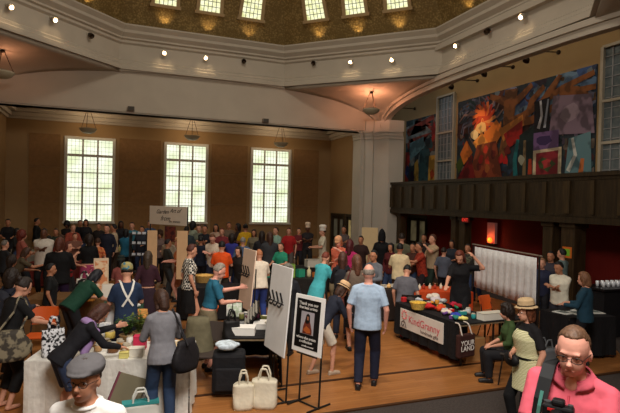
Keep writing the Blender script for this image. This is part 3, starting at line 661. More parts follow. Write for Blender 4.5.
# generic table wares
def jar(label, px, py, z, r, h, col, lid=(180, 170, 150), group=None, cat='jar'):
    p = put(px, py, z); t = thing('jar', label, cat, (p.x, p.y, z+.002), 0, group)
    b = MB(); b.lathe([(r*.9, 0), (r, h*.1), (r, h*.75), (r*.8, h*.86)], n=14); b.build('jar_body', mat(col, .35), t, smooth=True)
    b = MB(); b.lathe([(r*.82, h*.86), (r*.82, h), (r*.3, h)], n=14); b.build('lid', mat(lid, .4), t); return t
def basket(label, px, py, z, r, h, col, fill=None, cat='basket'):
    p = put(px, py, z); t = thing('basket', label, cat, (p.x, p.y, z+.002))
    b = MB(); b.lathe([(r*.75, 0), (r, h), (r*1.04, h+.01), (r*.95, h), (r*.7, .02), (.01, .02)], n=18); b.build('basket_bowl', mat(col, .8, 'check', scale=2), t)
    if fill:
        b = MB()
        for k in range(9):
            a = k*2.4; q = r*.7*math.sqrt(k/9); b.ell((q*math.cos(a), q*math.sin(a), h*.8+.02*math.sin(k*3)), (r*.33, r*.28, r*.25), n=10, k=6)
        b.build('contents', mat(fill, .7), t, smooth=True)
    return t
def bundle(name, label, px, py, z, r, col, cat, m_kind='cloth', seed=1):
    p = put(px, py, z); t = tag(None or _bundle_mesh(name, p, z, r, col, m_kind, seed), label, cat); return t
def _bundle_mesh(name, p, z, r, col, k_, seed):
    rr = random.Random(seed); b = MB()
    for k in range(7):
        b.ell((rr.uniform(-.5, .5)*r, rr.uniform(-.4, .4)*r, r*.3+rr.uniform(0, .3)*r), (r*rr.uniform(.4, .7), r*rr.uniform(.3, .5), r*rr.uniform(.25, .4)), M=Matrix.Rotation(rr.uniform(0, 3), 3, 'Z'), n=10, k=6)
    o = b.build(name, mat(col, .8, k_), None, voxel=r*.12, sm=3); o.location = (p.x, p.y, z+.03*r); return o
# left front stall
T1 = (G(112, 361, .75)); d1 = math.atan2(-math.sin(YAW), math.cos(YAW))
c = G(110, 361, .75); rz1 = rad(-14)
ctr = Vector((c.x, c.y, 0))+Matrix.Rotation(rz1, 3, 'Z') @ Vector((-.02, .42, 0))
table('folding_table', 'long front table at the left hidden under white cloth', 0, 0, 1.95, .8, rz1, WCL, pos=(ctr.x, ctr.y), clothlabel='white cloth covering the long front table behind the flat cap wearer')
# second left table running back
c2 = G(112, 322, .75)
table('folding_table', 'table behind the white clothed one, running back with green cloth', 0, 0, .7, 2.0, rad(-4), mat((30, 66, 50), .85, 'cloth'), pos=(c2.x+.15, c2.y+.75), clothlabel='dark green cloth under the greenery and display cards')
table('folding_table', 'table at the left crowded with patterned bags and framed art', 0, 0, 1.9, .8, rad(-12), mat((110, 78, 44), .8, 'cloth'), pos=tuple(G(81, 296, .75))[:2], clothlabel='brown cloth under the black and white bags at the left')
rr = random.Random(5)
names = [('tan', (190, 150, 104)), ('cream', (216, 204, 176)), ('brown', (120, 80, 50)), ('amber', (176, 120, 60)), ('grey', (140, 138, 132)), ('yellow', (214, 190, 100))]
for i, (px, py) in enumerate(((98, 351), (106, 347), (113, 352), (121, 349), (100, 341), (110, 338), (92, 346), (127, 353))):
    nm, cc = names[i % 6]
    p = put(px, py); where = ['at the white table front left', 'behind the tan jar', 'in the front row by the yellow card', 'beside the yellow card', 'behind the cream jar', 'at the back by the greenery', 'beside the leaning person in lavender', 'next to the pink box'][i]
    jar('%s soap jar on the white clothed table %s' % (nm, where), px, py, .765, .05+.01*(i % 3), .09+.02*(i % 2), cc, group='jars on the white clothed table')
p = put(137, 356); small_box('box', 'white lidded box on the front edge of the white clothed table', 'box', p.x, p.y, .766, (.17, .13, .10), rad(-14), mat((226, 222, 210), .6))
p = put(140, 349); small_box('box', 'pink red box behind the white box by the greenery', 'box', p.x, p.y, .766, (.16, .12, .17), rad(-14), mat((205, 50, 86), .6))
p = put(124, 358); small_box('box', 'small pale yellow box at the white table edge', 'box', p.x, p.y, .766, (.11, .08, .07), rad(-14), mat((226, 216, 130), .6))
picture_stand('picture_stand', 'small white card stand with writing on the white clothed table', 104, 338, .765, .16, .22, rad(-20), mat((226, 226, 224), .6), mat((190, 196, 205), .6, 'blotch', rgb2=(230, 230, 228)), 'card')
p = put(100, 334); t = thing('glass_bowl', 'clear glass bowl of wrapped pieces near the leaning person', 'bowl', (p.x, p.y, .767))
b = MB(); b.lathe([(.05, 0), (.12, .05), (.14, .13), (.13, .13), (.11, .055), (.01, .012)], n=20); b.build('bowl', mat((200, 210, 205), .1, 'glass'), t, smooth=True)
b = MB(); 
for k in range(8): b.ell((.06*math.cos(k*2.4), .06*math.sin(k*2.4), .06+.01*(k % 3)), (.035, .03, .025), n=8, k=5)
b.build('contents', mat((190, 170, 130), .6), t, smooth=True)
def plant(label, px, py, z, hgt, n_, seed, col=(70, 104, 44), name='potted_plant'):
    p = put(px, py, z); rr = random.Random(seed); t = thing(name, label, 'plant', (p.x, p.y, z+.002))
    b = MB(); b.lathe([(.07, 0), (.09, .11), (.10, .12), (.08, .12), (.07, .1)], n=14); b.build('pot', mat((150, 120, 80), .8), t, smooth=True)
    b = MB(); lf = MB()
    for k in range(n_):
        a = rr.uniform(0, 6.28); l = hgt*rr.uniform(.6, 1.1); r_ = rr.uniform(.1, .75)*hgt*.7; tip = Vector((math.cos(a)*r_, math.sin(a)*r_, .1+l)); b.cone((0, 0, .1), tip*.6+Vector((0, 0, .03)), .004, .003, 5); b.cone(tip*.6+Vector((0, 0, .03)), tip, .003, .002, 5)
        for j in range(7):
            f = .3+.7*j/6; q = Vector((0, 0, .1)).lerp(tip, f); aa = rr.uniform(0, 6.28); dv = Vector((math.cos(aa), math.sin(aa), rr.uniform(-.1, .6))).normalized()*.07; sd = dv.cross(Vector((0, 0, 1))).normalized()*.018
            lf.add([q, q+dv*.5+sd, q+dv, q+dv*.5-sd], [(0, 1, 2, 3)])
    b.build('stem', mat((70, 84, 40), .7), t); lf.build('foliage', mat(col, .6, rgb2=tuple(int(v*.6) for v in col)), t); return t
plant('leafy green potted plant at the middle of the white table', 126, 343, .765, .26, 22, 3)
plant('yellowish green leafy plant next to the grey shirted shopper', 139, 340, .765, .28, 22, 4, (110, 124, 50))
p = put(113, 327)
t = thing('paper_cone', 'tall white paper scroll board standing before the person in navy', 'board', (p.x, p.y+.05, .77), rad(-20))
b = MB(); n_ = 8; rows = [[Vector(((.13-.05*f)*math.cos(a)+.05*f, .05*math.sin(a), .42*f)) for a in [math.pi*k/n_ for k in range(n_+1)]]+[Vector(((.125-.05*f)*math.cos(a)+.05*f, .045*math.sin(a), .42*f)) for a in [math.pi-math.pi*k/n_ for k in range(n_+1)]] for f in (0, .5, 1)]
b.loft(rows); b.build('rolled_sheet', mat((228, 226, 226), .6), t); b = MB(); b.box((0, .02, .005), (.2, .1, .01)); b.build('base', WHITE, t)
# goods on the far-left table
picture_stand('framed_art', 'tall framed orange and cream artwork on the left table', 101, 292, .765, .30, .72, rad(5), mat((214, 190, 160), .6), mat((206, 130, 84), .6, 'blotch', rgb2=(226, 196, 160), scale=.4), 'framed picture')
tote('tote_bag', 'black and white patterned bag on the brown cloth', *tuple(G(84, 293, .765))[:2], .30, .14, .30, rad(-10), mat((228, 222, 210), .8, 'blotch', rgb2=(24, 22, 24), scale=.5), z=.766)
tote('tote_bag', 'cream and rose floral bag beside the framed orange artwork', *tuple(G(92, 292, .765))[:2], .22, .12, .38, rad(-10), mat((226, 210, 200), .8, 'blotch', rgb2=(170, 70, 80), scale=.7), z=.766)
tote('tote_bag', 'orange yellow cloth bag in front of the patterned bag', *tuple(G(83, 301, .765))[:2], .42, .16, .16, rad(-10), mat((220, 150, 66), .8, 'cloth'), z=.766, handles=False)
picture_stand('picture_stand', 'cream paper sheet propped next to the orange artwork', 107, 299, .765, .22, .3, rad(-10), mat((216, 206, 190), .6), mat((226, 220, 208), .6), 'card')
tote('bread_tray_bag', 'amber cloth bundle lying behind the greenery', *tuple(G(138, 318, .765))[:2], .3, .2, .14, 0, mat((210, 150, 80), .8, 'cloth'), z=.768, handles=False)
# yellow basket by dotted shirt person, with table
table('folding_table', 'small table with tan goods behind the dotted blouse person', 0, 0, 1.6, .7, rad(-15), BCL, pos=tuple(G(215, 286, .75))[:2], clothlabel='black cloth under the tan basket behind the dotted blouse')
basket('tan basket heaped with golden breads beside the dotted blouse person', 204, 282, .765, .24, .16, (190, 150, 84), (220, 176, 96))
basket('white cloth lined basket next to the golden basket', 216, 284, .765, .14, .12, (214, 206, 190), (230, 226, 214))
# suitcase / rolling bag with cloth, chair with jacket
p = G(230, 398); t = thing('rolling_suitcase', 'black soft suitcase standing by the cream totes', 'suitcase', (p.x, p.y+.1, .012), rad(-15))
b = MB(); b.box((0, 0, .34), (.46, .34, .58)); b.build('case', mat((20, 20, 24), .8, 'cloth'), t, bevel=.05)
b = MB(); b.box((0, -.19, .28), (.36, .05, .32)); b.build('pocket', mat((26, 26, 30), .8, 'cloth'), t, bevel=.02)
for s in (-1, 1): b = MB(); b.cone((s*.18-.02, .1, .03), (s*.18+.02, .1, .03), .035, .035, 12); b.build('wheel', BLACK, t)
b = MB(); b.tube([(-.1, .12, .62), (-.1, .12, .70), (.1, .12, .70), (.1, .12, .62)], .012); b.build('handle', BLACK, t)
o = _bundle_mesh('folded_cloth', Vector((p.x-.03, p.y+.05, 0)), .66, .19, (200, 214, 224), 'blotch', 4); o.scale = (1.25, 1, .8); tag(o, 'blue and white cloth heaped on top of the black suitcase', 'cloth')
def handbag_hang(): pass
p1 = G(243, 409); p2 = G(265, 409)
CV = mat((222, 214, 192), .85, 'cloth')
tote('canvas_tote', 'cream canvas tote bag on the floor nearer the black suitcase', p1.x, p1.y, .27, .2, .34, rad(-12), CV, sag=.03)
tote('canvas_tote', 'larger cream canvas tote bag on the floor beneath the grey board', p2.x, p2.y+.05, .34, .22, .38, rad(-28), CV, sag=.02)
p = Vector((1.34, 7.50, 0)); chair('metal chair draped with a khaki jacket at the centre stall', p.x-.02, p.y+.05, rad(160), mat((60, 50, 44), .7))
o = MB(); rows = []
for f in range(8):
    z = .98-f*.085; wv = .165+.014*f
    rows.append([Vector((wv*math.cos(a), .12*math.sin(a)*(1+.12*f)+.02*math.sin(4*a+f), z)) for a in [2*math.pi*k/16 for k in range(16)]])
o.loft(rows); j = o.build('jacket', mat((104, 98, 76), .85, 'cloth'), None, smooth=True); j.location = (p.x-.02-.09, p.y+.05+.25, 0); j.rotation_euler = (0, 0, rad(160)); tag(j, 'khaki grey jacket hanging over the chair back at the centre stall', 'jacket')
jp = (p.x, p.y+.3)
tote('handbag', 'black bag with pink and gold items beside the khaki jacket', *tuple(G(231, 352, .5))[:2], .24, .18, .28, 0, BLACK, z=.70)
for i, (px, py, z_, rz, lb) in enumerate(((198, 345, 0, 80, 'orange chair back with brown wood tone behind the khaki jacket'), (497, 345, 0, 200, 'bright orange plastic chair behind the right stall'), (40, 372, 0, 170, 'orange chair between the leaning shoppers at the left'))):
    p = W(px, [330, 318, 330][i], [8.9, 10.4, 8.3][i]); chair(lb, p.x, p.y, rad(rz), mat((206, 88, 30), .5), group=None)
# right stall ---------------------------------------------------------
RT = table('folding_table', 'right stall table under black cloth crowded with craft goods', 0, 0, .95, 1.98, rad(2), BCL, pos=(5.98, 8.06), sides='wn', drop=.62, clothlabel='black cloth on the right stall behind the long banner')
table('folding_table', 'end table of the right stall with cartons stored beneath', 0, 0, .6, .7, rad(2), BCL, pos=(6.78, 7.42), sides='e', drop=.3, clothlabel='short black cloth over the end table with the white card box')
t = thing('banner', 'white stall banner with pink lettering and a small drawing on the black cloth', 'banner', (5.46, 8.12, .50), rad(2))
b = MB(); b.box((0, 0, 0), (.012, 1.36, .38)); b.build('banner_sheet', mat((222, 214, 204), .7), t)
Mt = lambda y, z: Matrix.Translation((-.010, y, z)) @ Matrix(((0, 0, -1, 0), (-1, 0, 0, 0), (0, 1, 0, 0), (0, 0, 0, 1)))
text('KindGranny', 'lettering', mat((206, 96, 104), .7), t, Mt(-.10, .02), .20)
text('handmade gifts', 'small_lettering', mat((110, 90, 84), .7), t, Mt(-.28, -.12), .09)
b = MB()
for k in range(9):
    a = k*.7; b.cone((-.012, .53+.06*math.cos(a), .08+.07*math.sin(a)), (-.012, .53+.10*math.cos(a+.3), .08+.10*math.sin(a+.3)), .014, .006, 6)
b.build('flower_emblem', mat((212, 110, 110), .7), t)
b = MB(); b.tube([(-.012, .64, -.17), (-.012, .62, -.08), (-.012, .56, -.04), (-.012, .50, -.07), (-.012, .46, -.17)], .008, 6); b.tube([(-.012, .60, -.17), (-.012, .56, -.11), (-.012, .52, -.17)], .008, 6); b.build('line_drawing', mat((80, 70, 66), .7), t)
# hanging tote with lettering
t = thing('tote_bag', 'dark brown bag with white lettering hanging at the right stall corner', 'bag', (5.60, 6.98, .215), rad(10))
b = MB(); b.box((0, 0, .20), (.40, .09, .40)); b.build('bag_body', mat((58, 30, 26), .85, 'cloth'), t, bevel=.03)
for s in (-1, 1): b = MB(); b.tube([(s*.12, -.03, .38), (s*.11, .03, .53), (s*.1, .07, .565), (s*.1, .14, .565)], .012); b.build('handle', mat((200, 190, 180), .7), t)
MT2 = lambda z: Matrix.Translation((0, -.052, z)) @ Matrix.Rotation(math.pi/2, 4, 'X')
text('YOUR', 'lettering', mat((232, 230, 224), .7), t, MT2(.25), .12); text('LAND', 'lettering', mat((232, 230, 224), .7), t, MT2(.155), .12)
for i, (x, y, d, rz, lb) in enumerate(((6.03, 7.42, (.42, .36, .40), 3, 'brown carton under the right stall nearest the hanging bag'), (6.78, 7.42, (.28, .34, .32), 10, 'brown carton under the end table behind the seated person'), (6.03, 7.86, (.4, .36, .3), 0, 'brown carton pushed further under the right stall'))):
    small_box('cardboard_box', lb, 'box', x, y, .014, d, rad(rz), mat((170, 126, 78), .8), mat((184, 142, 92), .8), 'cartons under the right stall')
def rst(px, py): return put(px, py, .765)
p = rst(488, 321); small_box('box', 'long white box of cards at the end of the right stall', 'box', 6.32, 7.2, .766, (.50, .18, .12), rad(2), mat((226, 222, 210), .6), mat((200, 196, 180), .6))
basket('yellow straw hat like basket on the far end of the right stall', 418, 309, .765, .16, .12, (210, 180, 90), (214, 170, 60))
rc_ = random.Random(9)
wares = [(428, 299, (214, 204, 190), 'white folded cloth heap at the far side of the right stall', .17), (436, 303, (200, 190, 196), 'pale pink cloth heap behind the red wares', .14), (430, 310, (190, 34, 34), 'bright red cloth heap near the straw basket', .13), (440, 311, (206, 70, 30), 'orange red cloth heap in the middle of the right stall', .14),
         (446, 315, (220, 206, 190), 'cream lace heap above the banner end', .11), (449, 321, (40, 120, 110), 'teal cloth heap on the stall front corner', .10), (456, 318, (48, 66, 170), 'blue wrapped heap next to the teal one', .11), (464, 322, (224, 214, 120), 'pale yellow wrapped heap near the white card box', .10),
         (451, 303, (200, 205, 205), 'silvery wrapped ball behind the blue heap', .12), (458, 309, (40, 140, 96), 'green wrapped heap beside the silvery ball', .10), (470, 308, (150, 24, 34), 'dark red cloth heap under the reaching hand', .12), (478, 305, (170, 30, 60), 'crimson cloth heap at the back right of the stall', .11), (466, 314, (190, 180, 170), 'light grey wrapped heap at the stall centre right', .09), (444, 299, (110, 90, 70), 'brown cloth heap at the stall back edge', .09), (473, 317, (206, 130, 40), 'golden heap next to the white card box', .07), (410, 303, (60, 52, 50), 'charcoal cloth heap at the far left of the right stall', .13)]
for i, (px, py, c_, lb, r_) in enumerate(wares):
    q = put(px, py, .765); q.x = min(max(q.x, 5.64), 6.34); q.y = min(max(q.y, 7.2), 8.95)
    tag(_bundle_mesh('cloth_bundle', q, .768, r_, c_, 'cloth', i+20), lb, 'craft goods', 'craft goods heaped on the right stall')
t = thing('folded_easel', 'folded red and white display pole at the far corner of the right stall', 'display pole', tuple(G(403, 338))[:2]+(.012,))
b = MB(); b.box((0, 0, .42), (.10, .10, .84)); b.build('pole', mat((190, 40, 44), .6), t, bevel=.01); b = MB(); b.box((0, -.055, .3), (.06, .01, .4)); b.build('label_strip', WHITE, t); b = MB(); b.box((0, 0, .01), (.2, .2, .02)); b.build('base', BLACK, t)
# table behind right with papers
TP = W(577, 308, 9.6); table('folding_table', 'black draped table with white papers behind the pink shirted person', 0, 0, .98, .75, rad(-8), BCL, pos=(TP.x, TP.y), clothlabel='black cloth under the white papers at the right', h=.78)
for i, (dx, dy, r_) in enumerate(((-.3, .05, 8), (-.08, -.05, -5), (.18, .06, 15), (.36, -.08, -10))):
    t = thing('paper_tray', 'white paper sheets on the black draped table, %s' % ['nearest the curtain screen', 'second from the curtain screen', 'third from the curtain screen', 'nearest the bar counter'][i], 'papers', (TP.x+dx, TP.y+dy, .796), rad(r_), 'papers on the black draped table')
    b = MB(); b.box((0, 0, .006), (.24, .30, .012)); b.build('sheets', mat((210, 212, 206), .6), t); b = MB(); b.box((.02, .02, .014), (.14, .18, .004)); b.build('print', mat((110, 120, 118), .7, 'blotch'), t)
q = W(546, 345, 8.4); tote('shopping_bag', 'pale translucent carrier bag on the floor before the draped table', q.x, q.y, .36, .24, .42, 0, mat((104, 108, 112), .4), z=.02)
# bar counter with glasses
BX = W(612, 300, 11.2)
t = thing('bar_counter', 'long black draped bar counter by the red wall', 'counter', (BX.x+.35, BX.y, .012), rad(-3))
b = MB(); b.box((0, 0, 1.03), (1.9, .7, .05)); b.build('counter_top', mat((26, 24, 26), .3), t, bevel=.01); b = MB(); b.box((0, 0, .5), (1.8, .6, 1.0)); b.build('drape', BCL, t)
g0 = None
for k in range(12):
    px = -.72+.14*(k % 6); py = -.12+.16*(k//6)
    if g0 is None:
        g0 = thing('water_glass', 'clear upturned glass on the black bar counter', 'glass', (0, 0, 0), 0, 'glasses on the bar counter')
        b = MB(); b.lathe([(.03, 0), (.038, .12), (.035, .12), (.028, .01), (.001, .008)], n=14); b.build('glass_wall', mat((225, 230, 235), .08, spec=.9), g0, smooth=True); g = g0
    else: g = copy_tree(g0)
    q = Matrix.Rotation(rad(-3), 3, 'Z') @ Vector((px, py, 0)); g.location = (BX.x+.35+q.x, BX.y+q.y, 1.07)
# drape screen on pipes
A = W(475, 246, 12.3); B = W(537, 258, 9.9); dv = Vector((B.x-A.x, B.y-A.y, 0)); rz = math.atan2(dv.y, dv.x); w = dv.length; mid = (A+B)/2
OBS.append((mid.x, mid.y, w/2+.1, .2, rz))
t = thing('drape_screen', 'light grey curtain screen hanging on a pipe stand', 'curtain screen', (mid.x, mid.y, .0), rz)
b = MB(); n_ = 70; rows = []
for f in (0, .25, .5, .75, 1): rows.append([Vector((-w/2+w*k/n_, .014*math.sin(k*.9+f*.6)*(.5+f*.6)+.007*math.sin(k*2.3), 1.79-.98*f)) for k in range(n_+1)])
m_ = n_+1; b.add([v for r in rows for v in r], [(i*m_+k, i*m_+k+1, (i+1)*m_+k+1, (i+1)*m_+k) for i in range(4) for k in range(n_)])
o = b.build('curtain', mat((222, 222, 222), .85, 'cloth', rgb2=(208, 208, 208)), t, smooth=True); md = o.modifiers.new('s', 'SOLIDIFY'); md.thickness = .006
b = MB(); b.tube([(-w/2-.12, 0, 1.84), (w/2+.15, 0, 1.84)], .018); b.build('top_pipe', mat((150, 140, 128), .4, metal=.5), t)
for s in (-1, 1):
    b = MB(); b.tube([(s*(w/2+.08), 0, .012), (s*(w/2+.08), 0, 1.86)], .018); b.build('upright_pipe', IRON, t); b = MB(); b.box((s*(w/2+.08), 0, .012), (.3, .3, .02)); b.build('foot_plate', IRON, t)
# far stalls -------------------------------------------------------------
# script banner stand
A = W(150, 206, 15.0); B = W(187, 208, 14.2); dv = Vector((B.x-A.x, B.y-A.y, 0)); rz = math.atan2(dv.y, dv.x); w = dv.length; mid = (A+B)/2
t = thing('banner_stand', 'white banner with black script lettering raised over the crowd by the window', 'banner', (mid.x, mid.y, .012), rz)
zt = A.z; b = MB(); b.box((0, 0, zt-.27), (w, .02, .54)); b.build('banner_sheet', mat((216, 206, 190), .7), t)
for s in (-1, 1): b = MB(); b.tube([(s*w/2, .03, 0), (s*w/2, .03, zt)], .02); b.build('pole', IRON, t)
ink = mat((40, 34, 30), .7)
MT3 = lambda x, z: Matrix.Translation((x, -.013, z)) @ Matrix.Rotation(math.pi/2, 4, 'X')
text('Garden', 'lettering', ink, t, MT3(-.22, zt-.17), .17, shear=.4); text('Art of', 'lettering', ink, t, MT3(.30, zt-.13), .17, shear=.5)
text('from', 'lettering', ink, t, MT3(-.10, zt-.36), .2, shear=.5); text('the women', 'small_lettering', ink, t, MT3(.28, zt-.44), .10, shear=.3)
b = MB(); b.box((.12, -.01, zt-.80), (.42, .03, .44)); b.build('art_print', mat((110, 52, 44), .7, 'blotch', rgb2=(70, 36, 40), scale=.5), t)
for i, (px, Z, wd_, top, lb) in enumerate(((152.5, 12.6, .24, 1.97, 'tall narrow cream banner panel left of the script banner'), (182.5, 13.0, .27, 1.95, 'tall narrow peach panel right of the script banner'))):
    P = W(px, 230, Z); t = thing('panel_stand', lb, 'display panel', (P.x, P.y, .012), rad(-15))
    b = MB(); b.box((0, 0, top/2+.35), (wd_, .03, top-.7)); b.build('panel', mat((214, 176, 134), .7), t, bevel=.004)
    b = MB(); b.tube([(0, .03, 0), (0, .03, top-.2)], .014); b.build('pole', IRON, t); b = MB(); b.box((0, 0, .01), (.34, .3, .02)); b.build('base', IRON, t)
P = W(139, 245, 15.5); t = thing('shelf_stand', 'dark display stand with small white packets behind the crowd', 'display stand', (P.x, P.y, .012), rad(-15))
for z in (.5, 1.0, 1.35, 1.65): b = MB(); b.box((0, 0, z), (.5, .3, .03)); b.build('shelf', mat((44, 40, 44), .6), t)
for sx in (-1, 1): b = MB(); b.box((sx*.25, 0, .85), (.03, .3, 1.7)); b.build('side_panel', mat((36, 34, 38), .6), t)
for z in (1.0, 1.35, 1.65):
    for x in (-.14, .02, .16): b = MB(); b.box((x, -.06, z+.05), (.1, .05, .07)); b.build('packet', mat((210, 214, 220), .6), t)
# pale board at the pillar
A = W(362, 227, 17.2); B = W(378, 229, 17.0); dv = Vector((B.x-A.x, B.y-A.y, 0)); mid = (A+B)/2
t = thing('panel_stand', 'tall cream board standing against the white pillar', 'display panel', (mid.x, mid.y, .012), math.atan2(dv.y, dv.x))
b = MB(); b.box((0, 0, 1.1), (dv.length, .04, 1.7)); b.build('panel', mat((216, 190, 146), .7), t, bevel=.004); b = MB(); b.box((0, 0, .12), (dv.length*.8, .3, .24)); b.build('base', DARKWOOD, t)
# far food counter with chefs
FT = [('black draped food counter in front of the two white hatted cooks', 312, 244, 15.8, 2.6, BCL), ('black draped table before the right far window', 292, 258, 13.5, 1.8, mat((30, 28, 26), .8, 'cloth')), ('far table with pale cloth along the window wall at left', 24, 240, 17.5, 2.0, mat((140, 134, 120), .8, 'cloth')), ('far table in front of the left window', 104, 243, 18.7, 1.6, mat((70, 60, 50), .8, 'cloth')),
      ('far table with blue cloth between the right windows', 236, 247, 16.2, 2.0, mat((60, 76, 130), .8, 'cloth')), ('orange clothed table behind the right stall', 438, 284, 12.1, 1.4, mat((206, 76, 30), .8, 'cloth')), ('dark table with small lamps before the seated grey shirt', 379, 285, 12.2, 1.1, mat((44, 34, 30), .8, 'cloth')), ('table with red display boxes at the left back', 64, 248, 15.6, 1.8, mat((110, 40, 36), .8, 'cloth'))]
for i, (lb, px, py, Z, wv, mm) in enumerate(FT):
    P = W(px, py, Z); table('folding_table', lb, 0, 0, wv, .75, rad(-16), mm, pos=(P.x, P.y), clothlabel='cloth on the '+lb, drop=.7)
def on_far(i, n_, kinds):
    lb, px, py, Z, wv, mm = FT[i]; P = W(px, py, Z); R = Matrix.Rotation(rad(-16), 3, 'Z')
    for k in range(n_):
        q = R @ Vector((-wv/2+.2+(wv-.4)*k/max(n_-1, 1), rc_.uniform(-.15, .1), 0)); nm, col, sz, shp, l2 = kinds[k % len(kinds)]
        label = l2+[', at the left end,', ', next from the left end,', ', third from the left,', ', fourth from the left,', ', fifth from the left,', ', sixth from the left,', ', seventh from the left,', ', eighth from the left,'][k]+' on the '+lb
        label = ' '.join(label.split()[:16]); t = thing(nm, label, nm.replace('_', ' '), (P.x+q.x, P.y+q.y, .768), rc_.uniform(-.3, .3))
        if shp == 'box':
            b = MB(); b.box((0, 0, sz[2]/2), sz); b.build('carton', mat(col, .6), t, bevel=.006); b = MB(); b.box((0, 0, sz[2]+.005), (sz[0]*1.03, sz[1]*1.03, .012)); b.build('lid', mat(tuple(int(c*.8) for c in col), .6), t)
        else:
            b = MB(); b.lathe([(sz[0]*.9, 0), (sz[0], sz[2]*.2), (sz[0], sz[2]*.7), (sz[0]*.35, sz[2]*.85), (sz[0]*.35, sz[2])], n=12); b.build('body', mat(col, .4), t, smooth=True)
            b = MB(); b.lathe([(sz[0]*.38, sz[2]), (sz[0]*.38, sz[2]*1.08), (.001, sz[2]*1.08)], n=10); b.build('cap', mat((220, 210, 190), .5), t)
on_far(0, 5, [('serving_dish', (206, 200, 186), (.4, .3, .22), 'box', 'pale serving dish'), ('bottle', (90, 70, 50), (.05, .05, .28), 'l', 'brown bottle')])
on_far(1, 7, [('gift_box', (46, 150, 120), (.2, .16, .2), 'box', 'teal gift box'), ('bottle', (200, 190, 150), (.06, .06, .26), 'l', 'cream bottle'), ('gift_box', (214, 120, 50), (.24, .18, .12), 'box', 'orange gift box'), ('gift_box', (130, 170, 70), (.16, .16, .34), 'box', 'tall green box')])
on_far(2, 4, [('gift_box', (160, 150, 130), (.3, .2, .12), 'box', 'pale box')])
on_far(3, 5, [('bottle', (190, 180, 120), (.05, .05, .24), 'l', 'pale bottle'), ('gift_box', (180, 120, 70), (.24, .2, .16), 'box', 'tan box')])
on_far(4, 5, [('gift_box', (190, 190, 200), (.24, .2, .1), 'box', 'white box'), ('bottle', (210, 180, 60), (.05, .05, .22), 'l', 'yellow bottle')])
on_far(5, 8, [('bottle', (226, 214, 190), (.035, .035, .13), 'l', 'small white bottle'), ('bottle', (170, 60, 40), (.035, .035, .12), 'l', 'small red bottle')])
on_far(6, 6, [('candle_jar', (240, 190, 120), (.05, .05, .1), 'l', 'amber candle jar'), ('gift_box', (230, 222, 206), (.2, .14, .05), 'box', 'white booklet box')])
on_far(7, 5, [('gift_box', (180, 60, 50), (.22, .16, .18), 'box', 'red box'), ('gift_box', (206, 150, 120), (.2, .16, .14), 'box', 'peach box')])
# leaning portfolio and bag by the white table
q = W(122, 385, 6.25); t = thing('portfolio', 'grey green flat folder leaning on the white tablecloth', 'folder', (q.x-.1, q.y-.22, .012), rad(10))
b = MB(); M = Matrix.Rotation(rad(24), 3, 'Y') @ Matrix.Rotation(rad(-8), 3, 'X'); b.box(M @ Vector((0, 0, .33)), (.36, .03, .62), M=M); b.build('cover', mat((122, 114, 92), .7), t, bevel=.006); b = MB(); b.box(M @ Vector((-.185, 0, .33)), (.02, .035, .62), M=M); b.build('spine', mat((120, 60, 76), .7), t)
q = W(140, 404, 6.1); t = tote('shopping_bag', 'white carrier bag with teal rim and a small red mark under the front table', q.x, q.y-.12, .42, .2, .34, 0, mat((222, 222, 214), .6), z=.012)
b = MB(); b.box((0, -.0, .345), (.42, .14, .03)); b.build('rim', mat((60, 150, 150), .6), t)

# more small goods, each its own kind of packet
def goods(n_, rect, z, rz, cols, place, group, seed, minr=.045):
    rr = random.Random(seed); spots = []; x0, y0, w_, d_ = rect; R = Matrix.Rotation(rz, 3, 'Z')
    kinds = ['box', 'jar', 'pouch']
    for i in range(n_):
        for tr in range(40):
            u, v = rr.uniform(-w_/2, w_/2), rr.uniform(-d_/2, d_/2)
            if all(math.hypot(u-a, v-b_) > .13 for a, b_ in spots): break
        else: continue
        spots.append((u, v)); q = R @ Vector((u, v, 0)); nm, cc = cols[i % len(cols)]; kd = kinds[(i//len(cols)) % 3]
        lb = 'small %s %s among the goods %s' % (nm, {'box': 'carton', 'jar': 'lidded jar', 'pouch': 'soft pouch'}[kd], place)
        sz = rr.uniform(.8, 1.25)
        if kd == 'jar':
            t = thing('jar', lb, 'jar', (x0+q.x, y0+q.y, z), 0, group); r_, h_ = .042*sz, .10*sz
            b = MB(); b.lathe([(r_*.9, 0), (r_, h_*.1), (r_, h_*.75), (r_*.8, h_*.86)], n=12); b.build('jar_body', mat(cc, .35), t, smooth=True)
            b = MB(); b.lathe([(r_*.84, h_*.86), (r_*.84, h_), (.002, h_)], n=12); b.build('lid', mat((190, 180, 160), .4), t)
        elif kd == 'box':
            t = thing('carton', lb, 'box', (x0+q.x, y0+q.y, z), rz+rr.uniform(-.4, .4), group); d3 = (.13*sz, .09*sz, .06*sz)
            b = MB(); b.box((0, 0, d3[2]/2), d3); b.build('carton_body', mat(cc, .6), t, bevel=.004); b = MB(); b.box((0, 0, d3[2]+.002), (d3[0]*.6, d3[1]*.5, .004)); b.build('sticker', mat((226, 222, 214), .6), t)
        else:
            o = _bundle_mesh('pouch', Vector((x0+q.x, y0+q.y, 0)), z, .075*sz, cc, 'cloth', seed+i); tag(o, lb, 'pouch', group)
CC = [('white', (226, 224, 218)), ('cream', (220, 206, 170)), ('rose', (196, 90, 110)), ('green', (70, 120, 70)), ('tan', (180, 140, 96))]
goods(13, (c2.x+.15, c2.y+.45, .5, 1.1), .766, rad(-4), CC, 'on the green cloth behind the plants', 'goods on the green cloth', 31)
CC = [('silver', (190, 194, 198)), ('scarlet', (200, 40, 36)), ('violet', (110, 70, 140)), ('amber', (216, 150, 60)), ('turquoise', (50, 150, 150)), ('ivory', (226, 218, 200))]
goods(16, (5.98, 8.1, .74, 1.7), .770, rad(2), CC, 'on the banner stall table', 'small goods on the right stall', 47)
